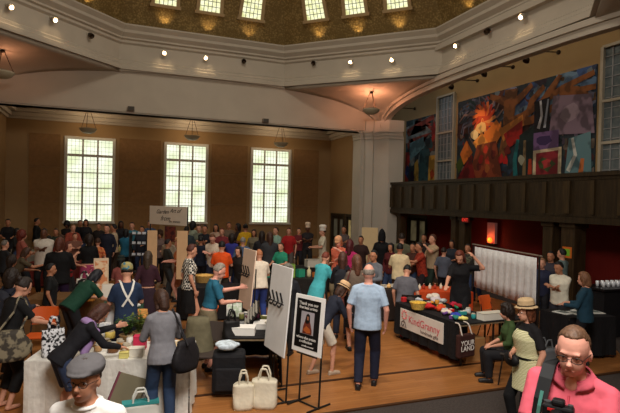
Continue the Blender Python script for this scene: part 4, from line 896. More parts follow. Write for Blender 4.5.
CC = [('pale pink', (220, 180, 176)), ('beige', (206, 186, 150)), ('charcoal', (50, 48, 50)), ('white', (226, 224, 218))]
goods(9, (ctr.x+.35, ctr.y+.05, .9, .5), .768, rz1, CC, 'on the white tablecloth by the shoppers', 'small goods on the white table', 53)
CC = [('grey', (120, 120, 120)), ('olive', (110, 110, 60)), ('white', (226, 224, 218)), ('plum', (90, 40, 60))]
goods(9, (2.2, 8.1, .5, 1.0), .766, rad(-16), CC, 'on the black centre stall table', 'small goods on the centre stall', 59)
# ------------------------------------------------------------ people
LIGHT = (206, 150, 124); TANS = (176, 120, 90); DARKS = (92, 58, 42); PINKS = (222, 160, 140)
BLK = (20, 20, 22); BRN = (70, 44, 30); DBR = (38, 26, 20); RED = (110, 48, 30); GRY = (150, 146, 140); BLO = (190, 150, 90)
JEAN = (44, 60, 92); KHA = (120, 108, 84)
ARMS = {'D': (.14, .10, -.94), 'F': (-.02, .62, -.50), 'T': (.0, .74, -.58), 'X': (-.42, .42, -.30), 'H': (-.18, .50, .10), 'U': (.22, .22, .42), 'S': (-.10, .32, -.12), 'P': (.22, .02, -.62), 'L': (-.12, .52, -.66), 'R': (.05, .90, -.20), 'C': (-.30, .46, -.55), 'K': (-.20, .58, -.16), 'A': (.40, .30, -.60)}
def ik(a, b, l1, l2, pole):
    d = b-a; L = d.length; mx = (l1+l2)*.995
    if L > mx: b = a+d*(mx/L); d = b-a; L = mx
    x = (l1*l1-l2*l2+L*L)/(2*L); h = math.sqrt(max(l1*l1-x*x, 0)); u = d.normalized(); p = pole-u*pole.dot(u)
    p = p.normalized() if p.length > 1e-5 else Vector((0, -1, 0)); return a+u*x+p*h, b
PCOUNT = 0; PEOPLE = []
def person(label, px, py, Z, view=180, h=None, arms='DD', skin=LIGHT, hair=BRN, style='short', top=(120, 120, 120), sleeve='s', bottom=JEAN, low='trousers', lean=0, side=0, head=(0, 0), hat=None, hatc=WHITE,
           girth=1.0, fem=False, sit=False, shoes=(30, 28, 28), stride=.0, topkind='cloth', topc2=None, glasses=False, base=None, floor=.012, beard=None, pins={}, hem=None, topscale=1.0, group=None, botkind='cloth', tgt=None):
    """px,py: picture position of the crown used to find where the person stands"""
    global PCOUNT; PCOUNT += 1
    crown = W(px, py, Z)
    rz = -rad(view)-math.atan2(crown.x, crown.y)
    if h is None: h = min(max(crown.z-floor, 1.50), 1.92)
    if hat in ('chef', 'straw', 'flat'): h -= .04
    s = h/1.76; vox = .0075 if Z < 4 else (.0095 if Z < 9 else (.013 if Z < 13 else .017)); cvox = vox*1.15
    R = Matrix.Rotation(-rad(lean), 3, 'X') @ Matrix.Rotation(rad(side), 3, 'Y'); hipz = (.50 if sit else .92)*s
    hip = Vector((0, 0, hipz))
    def U(x, y, z): return hip+R @ Vector((x*s, y*s, z*s-.92*s))      # upper body point given in standing coordinates
    sw = (.146 if fem else .166)*(1+(girth-1)*.45); g = 1+(girth-1)*.8
    neck = U(0, -.012, 1.475); hc = U(0, .015, 1.482); hs = s*1.06
    HR = Matrix.Rotation(-rad(lean)*.65, 3, 'X') @ Matrix.Rotation(rad(side)*.2, 3, 'Y') @ Matrix.Rotation(-rad(head[0]), 3, 'Z') @ Matrix.Rotation(-rad(head[1]), 3, 'X')
    def Hd(x, y, z): return hc+HR @ Vector((x*s, y*s, z*s))*1.06
    topw = Hd(0, -.01, .26)
    foot = [(0, 0, .25*g)]+([(0, .36, .17)] if any(q in 'FTRXLH' for q in arms) else [])
    global PEOPLE
    if base is None:
        best = None
        for dz in [0]+[q*.12*sg_ for q in range(1, 15) for sg_ in (1, -1)]:
            if Z < 9 and abs(dz) > .5: continue
            cr = W(px, py, Z+dz); rz_ = -rad(view)-math.atan2(cr.x, cr.y); R_ = Matrix.Rotation(rz_, 3, 'Z'); l_ = Vector((cr.x, cr.y, 0))+R_ @ Vector((-topw.x, -topw.y, 0)); cost = abs(dz)*.12
            for fx, fy, fr0 in foot:
                q = l_+R_ @ Vector((fx, fy, 0))
                for ox, oy, orr in PEOPLE: cost += max(0, fr0+orr-math.hypot(q.x-ox, q.y-oy))*(2 if fy == 0 else 1)
                for ox, oy, hw, hd, orz in OBS:
                    if fy: continue
                    dx_, dy_ = q.x-ox, q.y-oy; lx = abs(dx_*math.cos(orz)+dy_*math.sin(orz)); ly = abs(-dx_*math.sin(orz)+dy_*math.cos(orz)); pen = min(hw+fr0*.8-lx, hd+fr0*.8-ly); cost += max(0, pen)*6
                if q.x < -4.0+fr0 or q.y > 23.4: cost += 1
            if best is None or cost < best[0]-1e-6: best = (cost, cr, rz_, dz)
        crown, rz = best[1], best[2]
        if best[0] > .15+abs(best[3])*.12: print('CROWDED', label, round(best[0], 2), best[3])
    # place so that the crown lands where it is seen
    loc = base if base is not None else Matrix.Translation((crown.x, crown.y, 0)) @ (Matrix.Rotation(rz, 3, 'Z') @ Vector((-topw.x, -topw.y, 0)))
    loc = Vector((loc[0], loc[1], floor))
    for fx, fy, fr0 in foot:
        q = loc+Matrix.Rotation(rz, 3, 'Z') @ Vector((fx, fy, 0)); PEOPLE.append((q.x, q.y, fr0))
    root = thing('person', label, 'person', loc, rz, group)
    SK = mat(skin, .55, 'skin', spec=.35)
    # ---- joints
    def arm(sgn, code):
        sh = U(sgn*sw, -.012, 1.395); v = ARMS[code] if isinstance(code, str) else code; L = .545*s
        tg = sh+(Vector((sgn*v[0], v[1], v[2]))*L if code != 'D' else (R @ Vector((0, 0, 0))+Vector((sgn*v[0], v[1], v[2]))*L))
        pole = Vector((sgn*.6, -.5, -1)) if code not in 'HU' else Vector((sgn*1.0, -.1, -.6))
        e, w = ik(sh, tg, .285*s, .262*s, pole); return sh, e, w
    AR = [arm(1, arms[0] if tgt is None or not tgt[0] else tgt[0]) if not (tgt and tgt[0]) else None, arm(-1, arms[1]) if not (tgt and tgt[1]) else None]
    def leg(sgn):
        hp = hip+Vector((sgn*.088*s, 0, -.03*s))
        if sit: k = hp+Vector((sgn*.05, .42, .0))*s; k.z = .47*s; a = Vector((k.x+sgn*.01, k.y-.02, .08*s)); return hp, k, a
        a = Vector((sgn*.105*s, sgn*stride*s, .075*s)); k, a = ik(hp, a, .43*s, .43*s, Vector((sgn*.1, 1, 0))); return hp, k, a
    LG = [leg(1), leg(-1)]
    def rings(spec, inf=0, n=16):
        out = []
        for z, rx, ry, yo in spec:
            out.append([U((rx*g+inf)*math.cos(a), yo+(ry*g+inf)*math.sin(a), z) for a in [2*math.pi*i/n for i in range(n)]])
        return out
    if fem: TS = [(.86, .15, .10, -.02), (.93, .165, .115, -.015), (1.02, .145, .10, -.005), (1.10, .125, .09, .0), (1.20, .138, .10, .01), (1.28, .150, .118, .02), (1.36, .140, .10, .005), (1.415, .105, .075, -.01), (1.45, .070, .060, -.012), (1.485, .052, .052, -.012)]
    else: TS = [(.86, .155, .10, -.01), (.93, .165, .115, -.01), (1.02, .158, .112, .0), (1.10, .155, .11, .005), (1.20, .165, .115, .01), (1.30, .178, .12, .01), (1.37, .160, .10, .0), (1.42, .118, .078, -.01), (1.455, .080, .066, -.012), (1.49, .060, .058, -.012)]
    # ---- body (one surface)
    b = MB(); b.loft(rings(TS)); b.cap(U(0, -.015, 1.44), Hd(0, -.01, .08), (.050 if fem else .060)*s, (.048 if fem else .057)*s)
    for sg in (1, -1): b.cone(U(sg*.03, -.015, 1.462), U(sg*sw*.95, -.012, 1.39), .038*s, .034*s, 10)
    hcn = (0, .0, .135)
    b.ell(Hd(0, -.008, .150), (.074*hs, .094*hs, .108*hs), M=HR, n=20, k=12); b.ell(Hd(0, .028, .085), (.056*hs, .064*hs, .066*hs), M=HR, n=16, k=10)
    b.ell(Hd(0, .055, .045), (.030*hs, .028*hs, .022*hs), M=HR, n=10, k=6)
    b.cone(Hd(0, .082, .135), Hd(0, .106, .098), .008*hs, .015*hs, 8); b.ell(Hd(0, .098, .098), (.016*hs, .014*hs, .011*hs), M=HR, n=8, k=6)
    b.ell(Hd(0, .078, .155), (.052*hs, .012*hs, .012*hs), M=HR, n=10, k=6)
    for sg in (1, -1): b.ell(Hd(sg*.076, -.008, .118), (.011*hs, .020*hs, .030*hs), M=HR, n=8, k=6)
    hands = []
    for i, sg in ((0, 1), (1, -1)):
        sh, e, w = AR[i]
        b.cap(sh, e, .052*s*(1+(g-1)*.5), .040*s, 10); b.cap(e, w, .041*s, .027*s, 10)
        fd = (w-e).normalized(); rt = Vector((sg, 0, 0)); nrm = (rt-fd*rt.dot(fd))
        if nrm.length < .3: nrm = Vector((0, 1, 0))-fd*fd.y
        nrm.normalize(); wd_ = fd.cross(nrm).normalized()
        if arms[i] in 'LTF': nrm, wd_ = (Vector((0, 0, 1))-fd*fd.z).normalized(), None
        if wd_ is None: wd_ = fd.cross(nrm).normalized()*(-sg)
        inn = -nrm
        M3 = Matrix((wd_, nrm, fd)).transposed()
        pc = w+fd*.048*s; b.ell(pc, (.041*s, .019*s, .056*s), M=M3, n=12, k=8)
        for q in range(4):
            off = wd_*((q-1.5)*.0215*s); L_ = (.036, .042, .040, .031)[q]*s; b0 = w+fd*.082*s+off*.92
            b1 = b0+(fd*.93+inn*.33+wd_*(q-1.5)*.05)*L_; b2 = b1+(fd*.72+inn*.70)*L_*.9; fr_ = .0088*s if vox < .013 else .0095*s
            b.cap(b0-fd*.03*s, b1, fr_, fr_*.95, 6); b.cap(b1, b2, fr_*.95, fr_*.8, 6)
        td = wd_ if (wd_.y > -.3) else -wd_
        t0 = w+fd*.028*s+td*.030*s; t1 = t0+(fd*.6+td*.75)*.034*s; t2 = t1+(fd*.9+inn*.3)*.032*s; b.cap(t0-td*.012*s, t1, .012*s, .011*s, 6); b.cap(t1, t2, .011*s, .009*s, 6)
        hands.append(pc+fd*.03*s)
    for hp, k, a in LG:
        b.cap(hp, k, .082*s*(1+(g-1)*.4), .052*s, 12); b.cap(k, a, .050*s, .034*s, 12); b.ell(k.lerp(a, .28)+Vector((0, -.015*s, 0)), (.045*s, .05*s, .09*s), n=10, k=6)
        b.cap(a+Vector((0, -.02, -.035))*s, a+Vector((0, .13, -.048))*s, .033*s, .026*s, 10)
    b.build('body', SK, root, voxel=vox, sm=3, fac=.5)
    # ---- clothes
    if hem is None: hem = .84 if low != 'skirt' else .95
    TM = mat(top, .85, topkind, rgb2=topc2, scale=topscale); c = MB()
    sp = [(z, rx, ry, yo) for z, rx, ry, yo in TS if z >= hem and z < 1.47]
    if hem < .95:
        x0, y0_, yo0 = (.165, .115, -.012); fl_ = 1+.35*max(0, .80-hem)
        sp = [(hem, x0*fl_*1.02, y0_*fl_*1.05, yo0)]+([(.80, x0*1.04, y0_*1.06, yo0)] if hem < .78 else [])+[q for q in sp if q[0] > max(hem, .85)+.01]
    if not sit or hem > .8: c.loft(rings(sp+[(1.478, .078, .066, -.014)], .016*s))
    else: c.loft(rings([q for q in TS if q[0] > .9 and q[0] < 1.47]+[(1.462, .09, .068, -.012)], .016*s))
    for i, sg in ((0, 1), (1, -1)):
        sh, e, w = AR[i]; r0 = .060*s*(1+(g-1)*.6)
        c.ell(sh, (r0,)*3, n=12, k=8); c.cone(U(sg*.045, -.014, 1.452), sh, .050*s, r0*.98, 12)
        if sleeve == 's': c.cone(sh, sh.lerp(e, .80), r0*.98, .060*s, 12)
        elif sleeve == 'l': c.cone(sh, e, r0*.98, .054*s, 12); c.ell(e, (.054*s,)*3, n=12, k=8); c.cone(e, e.lerp(w, .97), .054*s, .039*s, 12)
        elif sleeve == 'e': c.cone(sh, e, r0*.98, .055*s, 12); c.ell(e, (.055*s,)*3, n=10, k=6); c.cone(e, e.lerp(w, .35), .054*s, .048*s, 12)
    if sleeve == 'n': c = MB(); c.loft(rings([q for q in sp if q[0] < 1.40]+[(1.40, .12, .085, .0)], .014*s)); [c.cone(U(sg*.09, .03, 1.38), U(sg*.085, -.03, 1.455), .022*s, .022*s, 8) for sg in (1, -1)]
    c.build({'s': 'shirt', 'l': 'shirt', 'e': 'shirt', 'n': 'shirt'}[sleeve] if hem > .7 else 'dress', TM, root, voxel=cvox, sm=4)
    BMt = mat(bottom, .85, botkind); c = MB()
    if low in ('trousers', 'shorts', 'capri', 'leggings'):
        f = {'trousers': .97, 'leggings': .98, 'capri': .62, 'shorts': -.0}[low]; tk = .010 if low == 'leggings' else .018
        c.loft(rings([(.83, .150, .105, -.012), (.88, .163, .112, -.012), (.94, .166, .114, -.01), (1.0, .155, .108, -.004)], .010*s))
        for hp, k, a in LG:
            r0 = .088*s*(1+(g-1)*.4)+tk*.4; r1 = .064*s+tk; r2 = .040*s+tk*1.2
            c.ell(hp, (r0,)*3, n=12, k=8)
            if low == 'shorts': c.cone(hp, hp.lerp(k, .86), r0, r1*1.1, 14); continue
            c.cone(hp, k, r0, r1, 14); c.ell(k, (r1,)*3, n=12, k=8); e2 = k.lerp(a, f); c.cone(k, e2, r1, r1+(r2-r1)*f, 14)
        c.build('trousers' if low in ('trousers', 'capri') else low, BMt, root, voxel=cvox, sm=4)
    elif low == 'skirt':
        if sit:
            for hp, k, a in LG: c.cap(hp, k, .11*s, .09*s, 12)
            c.loft(rings([(.83, .16, .11, -.01), (.9, .17, .115, -.01), (1.02, .148, .10, 0)], .01*s))
        else:
            c.loft([[Vector(((.185+.02*math.sin(5*a))*s*math.cos(a), (.16+.015*math.sin(7*a))*s*math.sin(a), .42*s)) for a in [2*math.pi*i/24 for i in range(24)]]]+[[Vector((rx*g*s*math.cos(a), ry*g*s*math.sin(a)-.01*s, z*s)) for a in [2*math.pi*i/24 for i in range(24)]] for z, rx, ry in ((.65, .195, .15), (.86, .182, .135), (.94, .175, .125), (1.0, .158, .112))])
        c.build('skirt', BMt, root, voxel=cvox, sm=4)
    if Z < 20 or low == 'x':
        for hp, k, a in LG:
            c = MB(); c.cap(a+Vector((0, -.035, -.032))*s, a+Vector((0, .08, -.040))*s, .040*s, .042*s, 10); c.cap(a+Vector((0, .08, -.04))*s, a+Vector((0, .15, -.046))*s, .042*s, .032*s, 10); c.box(a+Vector((0, .05, -.066))*s, (.078*s, .25*s, .018*s))
            if shoes: c.build('shoe', mat(shoes, .5), root, voxel=.011, sm=2)
    # ---- hair
    HM = mat(hair, .6, 'hair', spec=.4)
    if style != 'bald':
        c = MB(); th = {'short': .010, 'crop': .005, 'long': .016, 'bob': .018, 'bun': .012, 'curly': .036, 'fringe': .006}[style]
        nn, kk = 24, 16; vs = []; rg = []
        for j in range(kk+1):
            ph = -math.pi/2+math.pi*j/kk; ring = []
            for t_ in range(nn):
                a = 2*math.pi*t_/nn; dx, dy, dz = math.cos(ph)*math.cos(a), math.cos(ph)*math.sin(a), math.sin(ph)
                low_lim = -.35 if style in ('short', 'crop', 'bun', 'fringe') else -.6
                face = dy > (.30 if style not in ('short', 'crop') else .22) and dz < .62+(.05 if style == 'crop' else 0)
                q = 1.0
                if face or dz < low_lim or (dy > -.05 and dz < .12 and style in ('short', 'crop')): q = .80
                if style == 'fringe' and dz > .45: q = .8
                bumpy = .012*math.sin(9*a+5*ph)*math.cos(7*ph) if style == 'curly' else .003*math.sin(11*a+3*ph)
                ring.append(Hd(dx*(.074+th+bumpy)*q, -.010+dy*(.094+th+bumpy)*q, .152+dz*(.108+th+bumpy)*q))
            rg.append(ring)
        c.loft(rg)
        if style == 'long': 
            c.cap(Hd(0, -.075, .12), Hd(0, -.08, -.06), .068*s, .055*s, 12)
            for sg in (1, -1): c.cap(Hd(sg*.066, -.03, .12), Hd(sg*.075, -.035, -.05), .032*s, .022*s, 8)
        if style == 'bob':
            c.cap(Hd(0, -.06, .11), Hd(0, -.06, .04), .07*s, .062*s, 12)
            for sg in (1, -1): c.cap(Hd(sg*.066, -.015, .13), Hd(sg*.068, -.01, .04), .032*s, .026*s, 8)
        if style == 'bun': c.ell(Hd(0, -.11, .21), (.045*s, .042*s, .042*s), n=10, k=8)
        if style == 'curly': c.cap(Hd(0, -.06, .10), Hd(0, -.06, .03), .085*s, .07*s, 12)
        c.build('hair', HM, root, voxel=max(vox*.85, .007), sm=2)
    if beard:
        c = MB(); c.ell(Hd(0, .040, .052), (.052*s, .058*s, .036*s), M=HR, n=14, k=8); c.build('beard', mat(beard, .7, 'hair'), root, voxel=.008, sm=2)
    # ---- face details
    if Z < 13:
        IR = mat((40, 26, 18), .3); EW = mat((225, 220, 214), .3); BW = HM if style != 'bald' else mat(GRY, .7)
        for sg in (1, -1):
            e_ = MB(); e_.ell(Hd(sg*.030, .0800, .1345), (.0058*s, .004*s, .0058*s), M=HR, n=8, k=6)
            if Z < 7:
                w_ = MB(); w_.ell(Hd(sg*.030, .073, .136), (.0125*s, .0085*s, .0075*s), M=HR, n=10, k=6); eye = w_.build('eye', EW, root, smooth=True); e_.build('iris', IR, eye, smooth=True)
            else: e_.build('eye', IR, root, smooth=True)
            br = MB(); br.cone(Hd(sg*.014, .0845, .152), Hd(sg*.045, .0745, .155), .0042*s, .003*s, 6); br.build('eyebrow', BW, root)
        lp = MB(); lp.ell(Hd(0, .0860, .068), (.024*s, .008*s, .0075*s), M=HR, n=12, k=6); lp.build('lips', mat(tuple(int(v*.74) if j else int(v*.86) for j, v in enumerate(skin)), .5), root, smooth=True)
    if glasses:
        c = MB()
        for sg in (1, -1):
            pts = [Hd(sg*.033+.025*math.cos(a), .096, .132+.016*math.sin(a)) for a in [2*math.pi*i/14 for i in range(15)]]; c.tube(pts, .0022*s, 5); c.tube([Hd(sg*.058, .094, .136), Hd(sg*.080, .0, .136)], .002*s, 5)
        c.tube([Hd(-.009, .098, .136), Hd(.009, .098, .136)], .002*s, 5); c.build('glasses', mat((50, 46, 46), .3, metal=.5), root)
    # ---- hats
    if hat:
        c = MB(); HT = mat(hatc if isinstance(hatc, tuple) else (225, 220, 210), .85, 'cloth')
        def ringh(r1, r2, z, yo=0, n=24, tilt=0): return [Hd(r1*math.cos(a), yo-.01+r2*math.sin(a), z+tilt*math.sin(a)) for a in [2*math.pi*i/n for i in range(n)]]
        if hat == 'chef': c.loft([ringh(.084, .102, .17), ringh(.086, .104, .25), ringh(.10, .12, .28), ringh(.10, .12, .33), ringh(.06, .07, .36), ringh(.01, .01, .365)])
        if hat == 'straw': c.loft([ringh(.128, .145, .190, tilt=.006), ringh(.128, .145, .196, tilt=.006), ringh(.09, .108, .205), ringh(.086, .10, .285), ringh(.06, .075, .305), ringh(.02, .02, .29)])
        if hat == 'cap':
            c.loft([ringh(.083, .103, .165), ringh(.088, .107, .20), ringh(.078, .095, .245), ringh(.04, .05, .275), ringh(.01, .01, .28)]); c.loft([[Hd(.07*math.cos(a), .07+.10*math.sin(a)*q, .172-.012*q*math.sin(a)+dz_) for a in [math.pi*i/10 for i in range(11)]] for q, dz_ in ((1, -.004), (1, .004))])
        if hat == 'flat':
            c.loft([ringh(.084, .104, .168, .0, tilt=.006), ringh(.098, .116, .192, .002, tilt=.0), ringh(.102, .118, .218, .004, tilt=-.014), ringh(.084, .096, .244, .0, tilt=-.016), ringh(.042, .055, .260, 0, tilt=-.010), ringh(.008, .008, .265)])
            c.loft([[Hd(.072*math.cos(a), .070+.058*math.sin(a), .186-.006*math.sin(a)+dz_) for a in [math.pi*i/12 for i in range(13)]] for dz_ in (-.006, .010)])
            c.ell(Hd(0, 0, .268), (.012, .012, .006), n=8, k=4)
        if hat == 'bandana': c.loft([ringh(.082, .102, .155), ringh(.090, .110, .19), ringh(.084, .102, .245), ringh(.05, .06, .28), ringh(.01, .01, .285)]); c.ell(Hd(0, -.11, .17), (.03, .03, .02), n=8, k=5)
        if hat == 'hood': c.loft([ringh(.10, .12, .02), ringh(.105, .12, .14), ringh(.09, .11, .24), ringh(.05, .06, .32), ringh(.01, .01, .36)])
        hat_o = c.build({'hood': 'hood', 'chef': 'cook_hat', 'bandana': 'bandana'}.get(hat, 'hat'), HT if hat != 'bandana' else mat((150, 140, 90), .85, 'blotch', rgb2=(60, 110, 130)), root, voxel=max(vox*.85, .0065), sm=2)
        if hat == 'straw': c = MB(); c.loft([ringh(.092, .110, .205), ringh(.092, .110, .228)]); c.build('hat_band', mat((60, 50, 40), .8), hat_o)
    Rz = Matrix.Rotation(rz, 3, 'Z'); Tw = lambda v: loc+Rz @ v
    return dict(root=root, rz=rz, loc=loc, s=s, hands=[Tw(h_) for h_ in hands], U=lambda x, y, z: Tw(U(x, y, z)), Hd=lambda x, y, z: Tw(Hd(x, y, z)), R=R, HR=HR, Ul=U)
def shoulder_bag(P, label, col, sg=1, drop=.62, w=.34, h=.30, d=.12, cross=False, back=-.02, rot=90, kind='cloth', c2=None, ex=.6):
    """a bag hanging at the wearer's side from a strap over the shoulder"""
    s = P['s']; a = P['Ul'](sg*(.115), -.02, 1.475); hipx = sg*(.27)
    cpt = Vector((hipx*s, back*s, (1.47-drop)*s))
    t = thing('shoulder_bag', label, 'bag', P['loc'], P['rz']); m_ = mat(col, .7, kind, rgb2=c2, scale=.6)
    b = MB(); M = Matrix.Rotation(rad(rot), 3, 'Z'); n_ = 18; rings = []
    for k in range(8):
        f = k/7; rings.append([cpt+M @ Vector((w/2*abs(math.cos(q))**ex*math.copysign(1, math.cos(q))*(.72+.42*math.sin(math.pi*min(f+.12, 1))), d/2*abs(math.sin(q))**.7*math.copysign(1, math.sin(q))*(1.1-.6*f)*(1+.1*math.sin(3*q)), -h*.5+h*f)) for q in [2*math.pi*i/n_ for i in range(n_)]])
    b.loft(rings); b.build('bag_body', m_, t, smooth=True)
    b = MB()
    for e in (-1, 1): b.tube([cpt+Vector((0, e*w*.30, h*.38)), P['Ul'](sg*.20, e*.10, 1.30), P['Ul'](sg*.13, e*.05, 1.47), a+Vector((0, 0, .028))], .013, 6)
    b.build('strap', m_, t); return t
def backpack(P, label, col, kind='cloth', c2=None, size=1.0):
    t = thing('backpack', label, 'backpack', P['loc'], P['rz']); s = P['s']; m_ = mat(col, .8, kind, rgb2=c2, scale=.5)
    b = MB(); c = P['Ul'](0, -.22, 1.22); b.ell(c, (.17*size, .11*size, .24*size), M=P['R'], n=16, k=10); b.box(c+Vector((0, 0, -.04)), (.28*size, .17*size, .34*size), M=P['R']); b.build('pack_body', m_, t, voxel=.014, sm=5)
    b = MB(); b.ell(P['Ul'](0, -.325, 1.14), (.11*size, .05*size, .10*size), M=P['R'], n=12, k=8); b.build('front_pocket', m_, t, smooth=True)
    for sg in (1, -1): b = MB(); b.tube([P['Ul'](sg*.10, -.15, 1.40), P['Ul'](sg*.115, -.04, 1.495), P['Ul'](sg*.125, .075, 1.42), P['Ul'](sg*.14, .13, 1.28), P['Ul'](sg*.17, .03, 1.12), P['Ul'](sg*.13, -.15, 1.08)], .015, 6); b.build('shoulder_strap', mat(tuple(int(v*.8) for v in col), .8), t)
    return t
# near people
P = person('man in a pink polo shirt and glasses looking down at his camera', 574, 323, 2.8, 188, h=1.86, floor=.30, arms='KK', skin=PINKS, hair=(104, 74, 52), style='crop', top=(210, 92, 108), sleeve='s', bottom=(50, 50, 60), lean=12, side=-5, head=(2, 5), girth=1.10, glasses=True)
PINKM = P
# collar and placket of the polo
def arc(r, ry, z, op, yo=-.012, n_=22): return [P['Ul'](r*math.cos(a), yo+ry*math.sin(a), z-.030*max(0, math.sin(a))) for a in [rad(90+op)+rad(360-2*op)*i/n_ for i in range(n_+1)]]
b = MB(); rows = [arc(.076, .072, 1.500, 26), arc(.082, .078, 1.510, 22), arc(.108, .100, 1.478, 16), arc(.122, .112, 1.462, 13), arc(.106, .098, 1.468, 18)]
n_ = len(rows[0]); b.add([v for r in rows for v in r], [(i*n_+k, i*n_+k+1, (i+1)*n_+k+1, (i+1)*n_+k) for i in range(4) for k in range(n_-1)]); o = b.build('collar', mat((202, 88, 104), .85, 'cloth'), P['root'], smooth=True); md = o.modifiers.new('s', 'SOLIDIFY'); md.thickness = .004
b = MB(); b.ell(P['Ul'](0, .062, 1.452), (.036, .026, .045), n=14, k=8); b.build('neckline_skin', mat(PINKS, .55, 'skin', spec=.35), P['root'], smooth=True)
b = MB(); b.tube([P['Ul'](0, .104, 1.41), P['Ul'](0, .134, 1.36), P['Ul'](0, .142, 1.28)], .006, 6); b.build('placket', mat((196, 76, 92), .85), P['root'])
# camera hanging in the hands
c = Matrix.Rotation(-P['rz'], 3, 'Z') @ ((P['hands'][0]+P['hands'][1])/2-P['loc'])+Vector((0, .05, .03)); t = thing('camera', 'black camera held at the chest of the pink shirted man', 'camera', P['loc'], P['rz'])
b = MB(); b.box(c, (.145, .065, .10)); b.box(c+Vector((0, 0, .062)), (.06, .06, .035)); b.build('camera_body', mat((18, 18, 20), .45), t, bevel=.012)
b = MB(); b.cone(c+Vector((0, .03, -.0)), c+Vector((0, .13, -.02)), .040, .036, 20); b.build('lens', mat((12, 12, 14), .3), t, smooth=False)
b = MB(); b.cone(c+Vector((-.055, 0, .05)), c+Vector((-.055, 0, .062)), .014, .014, 12); b.build('dial', mat((60, 60, 62), .4), t); b = MB(); b.cone(c+Vector((.05, 0, .05)), c+Vector((.05, 0, .06)), .017, .017, 14); b.build('dial', mat((60, 60, 62), .4), t)
b = MB(); b.box(c+Vector((.02, .034, .03)), (.05, .003, .012)); b.build('name_strip', mat((200, 40, 40), .5), t)
t = thing('camera_strap', 'broad black bag strap with teal stripe over the pink polo shoulder', 'strap', P['loc'], P['rz'])
def strap(P, t, pts, w, m_, nm='webbing', th=.006):
    b = MB(); pts = [P['Ul'](*q) for q in pts]; rows = []
    for i, q in enumerate(pts):
        d_ = (pts[min(i+1, len(pts)-1)]-pts[max(i-1, 0)]).normalized(); sd = d_.cross(Vector((0, 1, .25))).normalized()*w/2; nr = d_.cross(sd).normalized()*th
        rows.append([q-sd-nr, q+sd-nr, q+sd+nr, q-sd+nr])
    b.loft(rows); return b.build(nm, m_, t)
strap(P, t, [(.10, -.12, 1.42), (.115, -.05, 1.505), (.118, .03, 1.515), (.12, .10, 1.47), (.125, .165, 1.38), (.13, .185, 1.25), (.15, .19, 1.10), (.17, .19, .95)], .068, mat((18, 20, 22), .7))
strap(P, t, [(.1225, .150, 1.42), (.126, .184, 1.35), (.129, .194, 1.28)], .018, mat((70, 130, 120), .6), 'teal_stripe', .003)
CAP = person('man in a white t-shirt wearing a dark grey flat cap and glasses', 87, 353, 2.8, 206, h=1.66, floor=.30, arms='DD', skin=(178, 124, 96), hair=(70, 60, 56), style='crop', top=(232, 230, 226), sleeve='s', bottom=(40, 40, 46), lean=11, head=(0, -9), girth=1.14, glasses=True, hat='flat', hatc=(92, 90, 92))
b = MB(); P = CAP; b.loft([[P['Ul'](r*math.cos(a), -.012+ry*math.sin(a), z) for a in [2*math.pi*i/20 for i in range(20)]] for r, ry, z in ((.088, .080, 1.462), (.098, .092, 1.470), (.086, .078, 1.482))]); b.build('neck_rib', mat((222, 220, 216), .85), P['root'], smooth=True)
# woman with straw hat
P = person('woman in a straw hat and pale patterned tunic over black leggings', 526, 298, 6.1, 232, arms='CD', skin=LIGHT, hair=(110, 60, 36), style='bob', top=(24, 22, 24), sleeve='s', bottom=(18, 18, 20), low='leggings', head=(8, 6), fem=True, hat='straw', hatc=(196, 168, 128), glasses=True, stride=.08, girth=1.08)
b = MB(); g = 1.08; sp = [(.62, .21, .16, -.005), (.72, .20, .15, -.01), (.84, .188, .14, -.015), (.93, .182, .13, -.015), (1.02, .162, .118, -.005), (1.10, .146, .11, .0), (1.20, .156, .122, .01), (1.28, .16, .136, .018), (1.34, .13, .128, .016), (1.39, .10, .10, .01)]
b.loft([[P['Ul']((rx+.012)*g*math.cos(a), yo+(ry+.014)*g*math.sin(a), z) for a in [2*math.pi*i/24 for i in range(24)]] for z, rx, ry, yo in sp]); b.build('tunic', mat((228, 222, 184), .85, 'stripe', rgb2=(160, 160, 110), scale=2.2), P['root'], voxel=.011, sm=3)
t = thing('waist_pouch', 'black zipped pouch worn at the waist of the straw hat woman', 'bag', P['loc'], P['rz']); b = MB(); b.ell(P['Ul'](.04, .20, 1.0), (.13, .06, .085), n=16, k=10); b.build('pouch_body', mat((18, 18, 20), .6), t, smooth=True)
b = MB(); b.loft([[P['Ul'](.183*math.cos(a), -.004+.146*math.sin(a), z) for a in [2*math.pi*i/24 for i in range(24)]] for z in (1.02, 1.05)]); b.build('belt', BLACK, t)
b = MB(); b.tube([P['Ul'](-.03, .262, 1.02), P['Ul'](.11, .25, 1.02)], .004, 6); b.build('zip', mat((120, 120, 120), .4, metal=1), t)
person('bald man seen from behind in a light blue shirt and navy trousers', 369, 264, 7.6, 4, arms='DD', skin=PINKS, hair=(150, 140, 130), style='fringe', top=(168, 190, 214), sleeve='s', bottom=(30, 34, 54), girth=1.14, stride=.11)
P = person('brown haired person in a grey cardigan and blue jeans at the white table', 160, 288, 6.2, 352, arms='FF', hair=(64, 38, 24), style='bob', top=(128, 128, 134), sleeve='l', bottom=(48, 66, 96), fem=True, lean=6, head=(-18, 20), girth=1.1)
shoulder_bag(P, 'large slouchy black bag hanging on the grey cardigan back', (26, 24, 28), sg=1, drop=.52, w=.40, h=.36, d=.16, back=-.12, rot=40)
P = person('woman in a black jacket and lavender scarf bending over the white table', 90, 303, 6.5, 68, h=1.64, arms='TR', hair=(78, 44, 32), style='bob', top=(24, 24, 30), sleeve='l', bottom=(50, 62, 90), low='shorts', fem=True, lean=42, head=(0, 22), floor=.012, base=tuple(W(62, 300, 5.95))[:2])
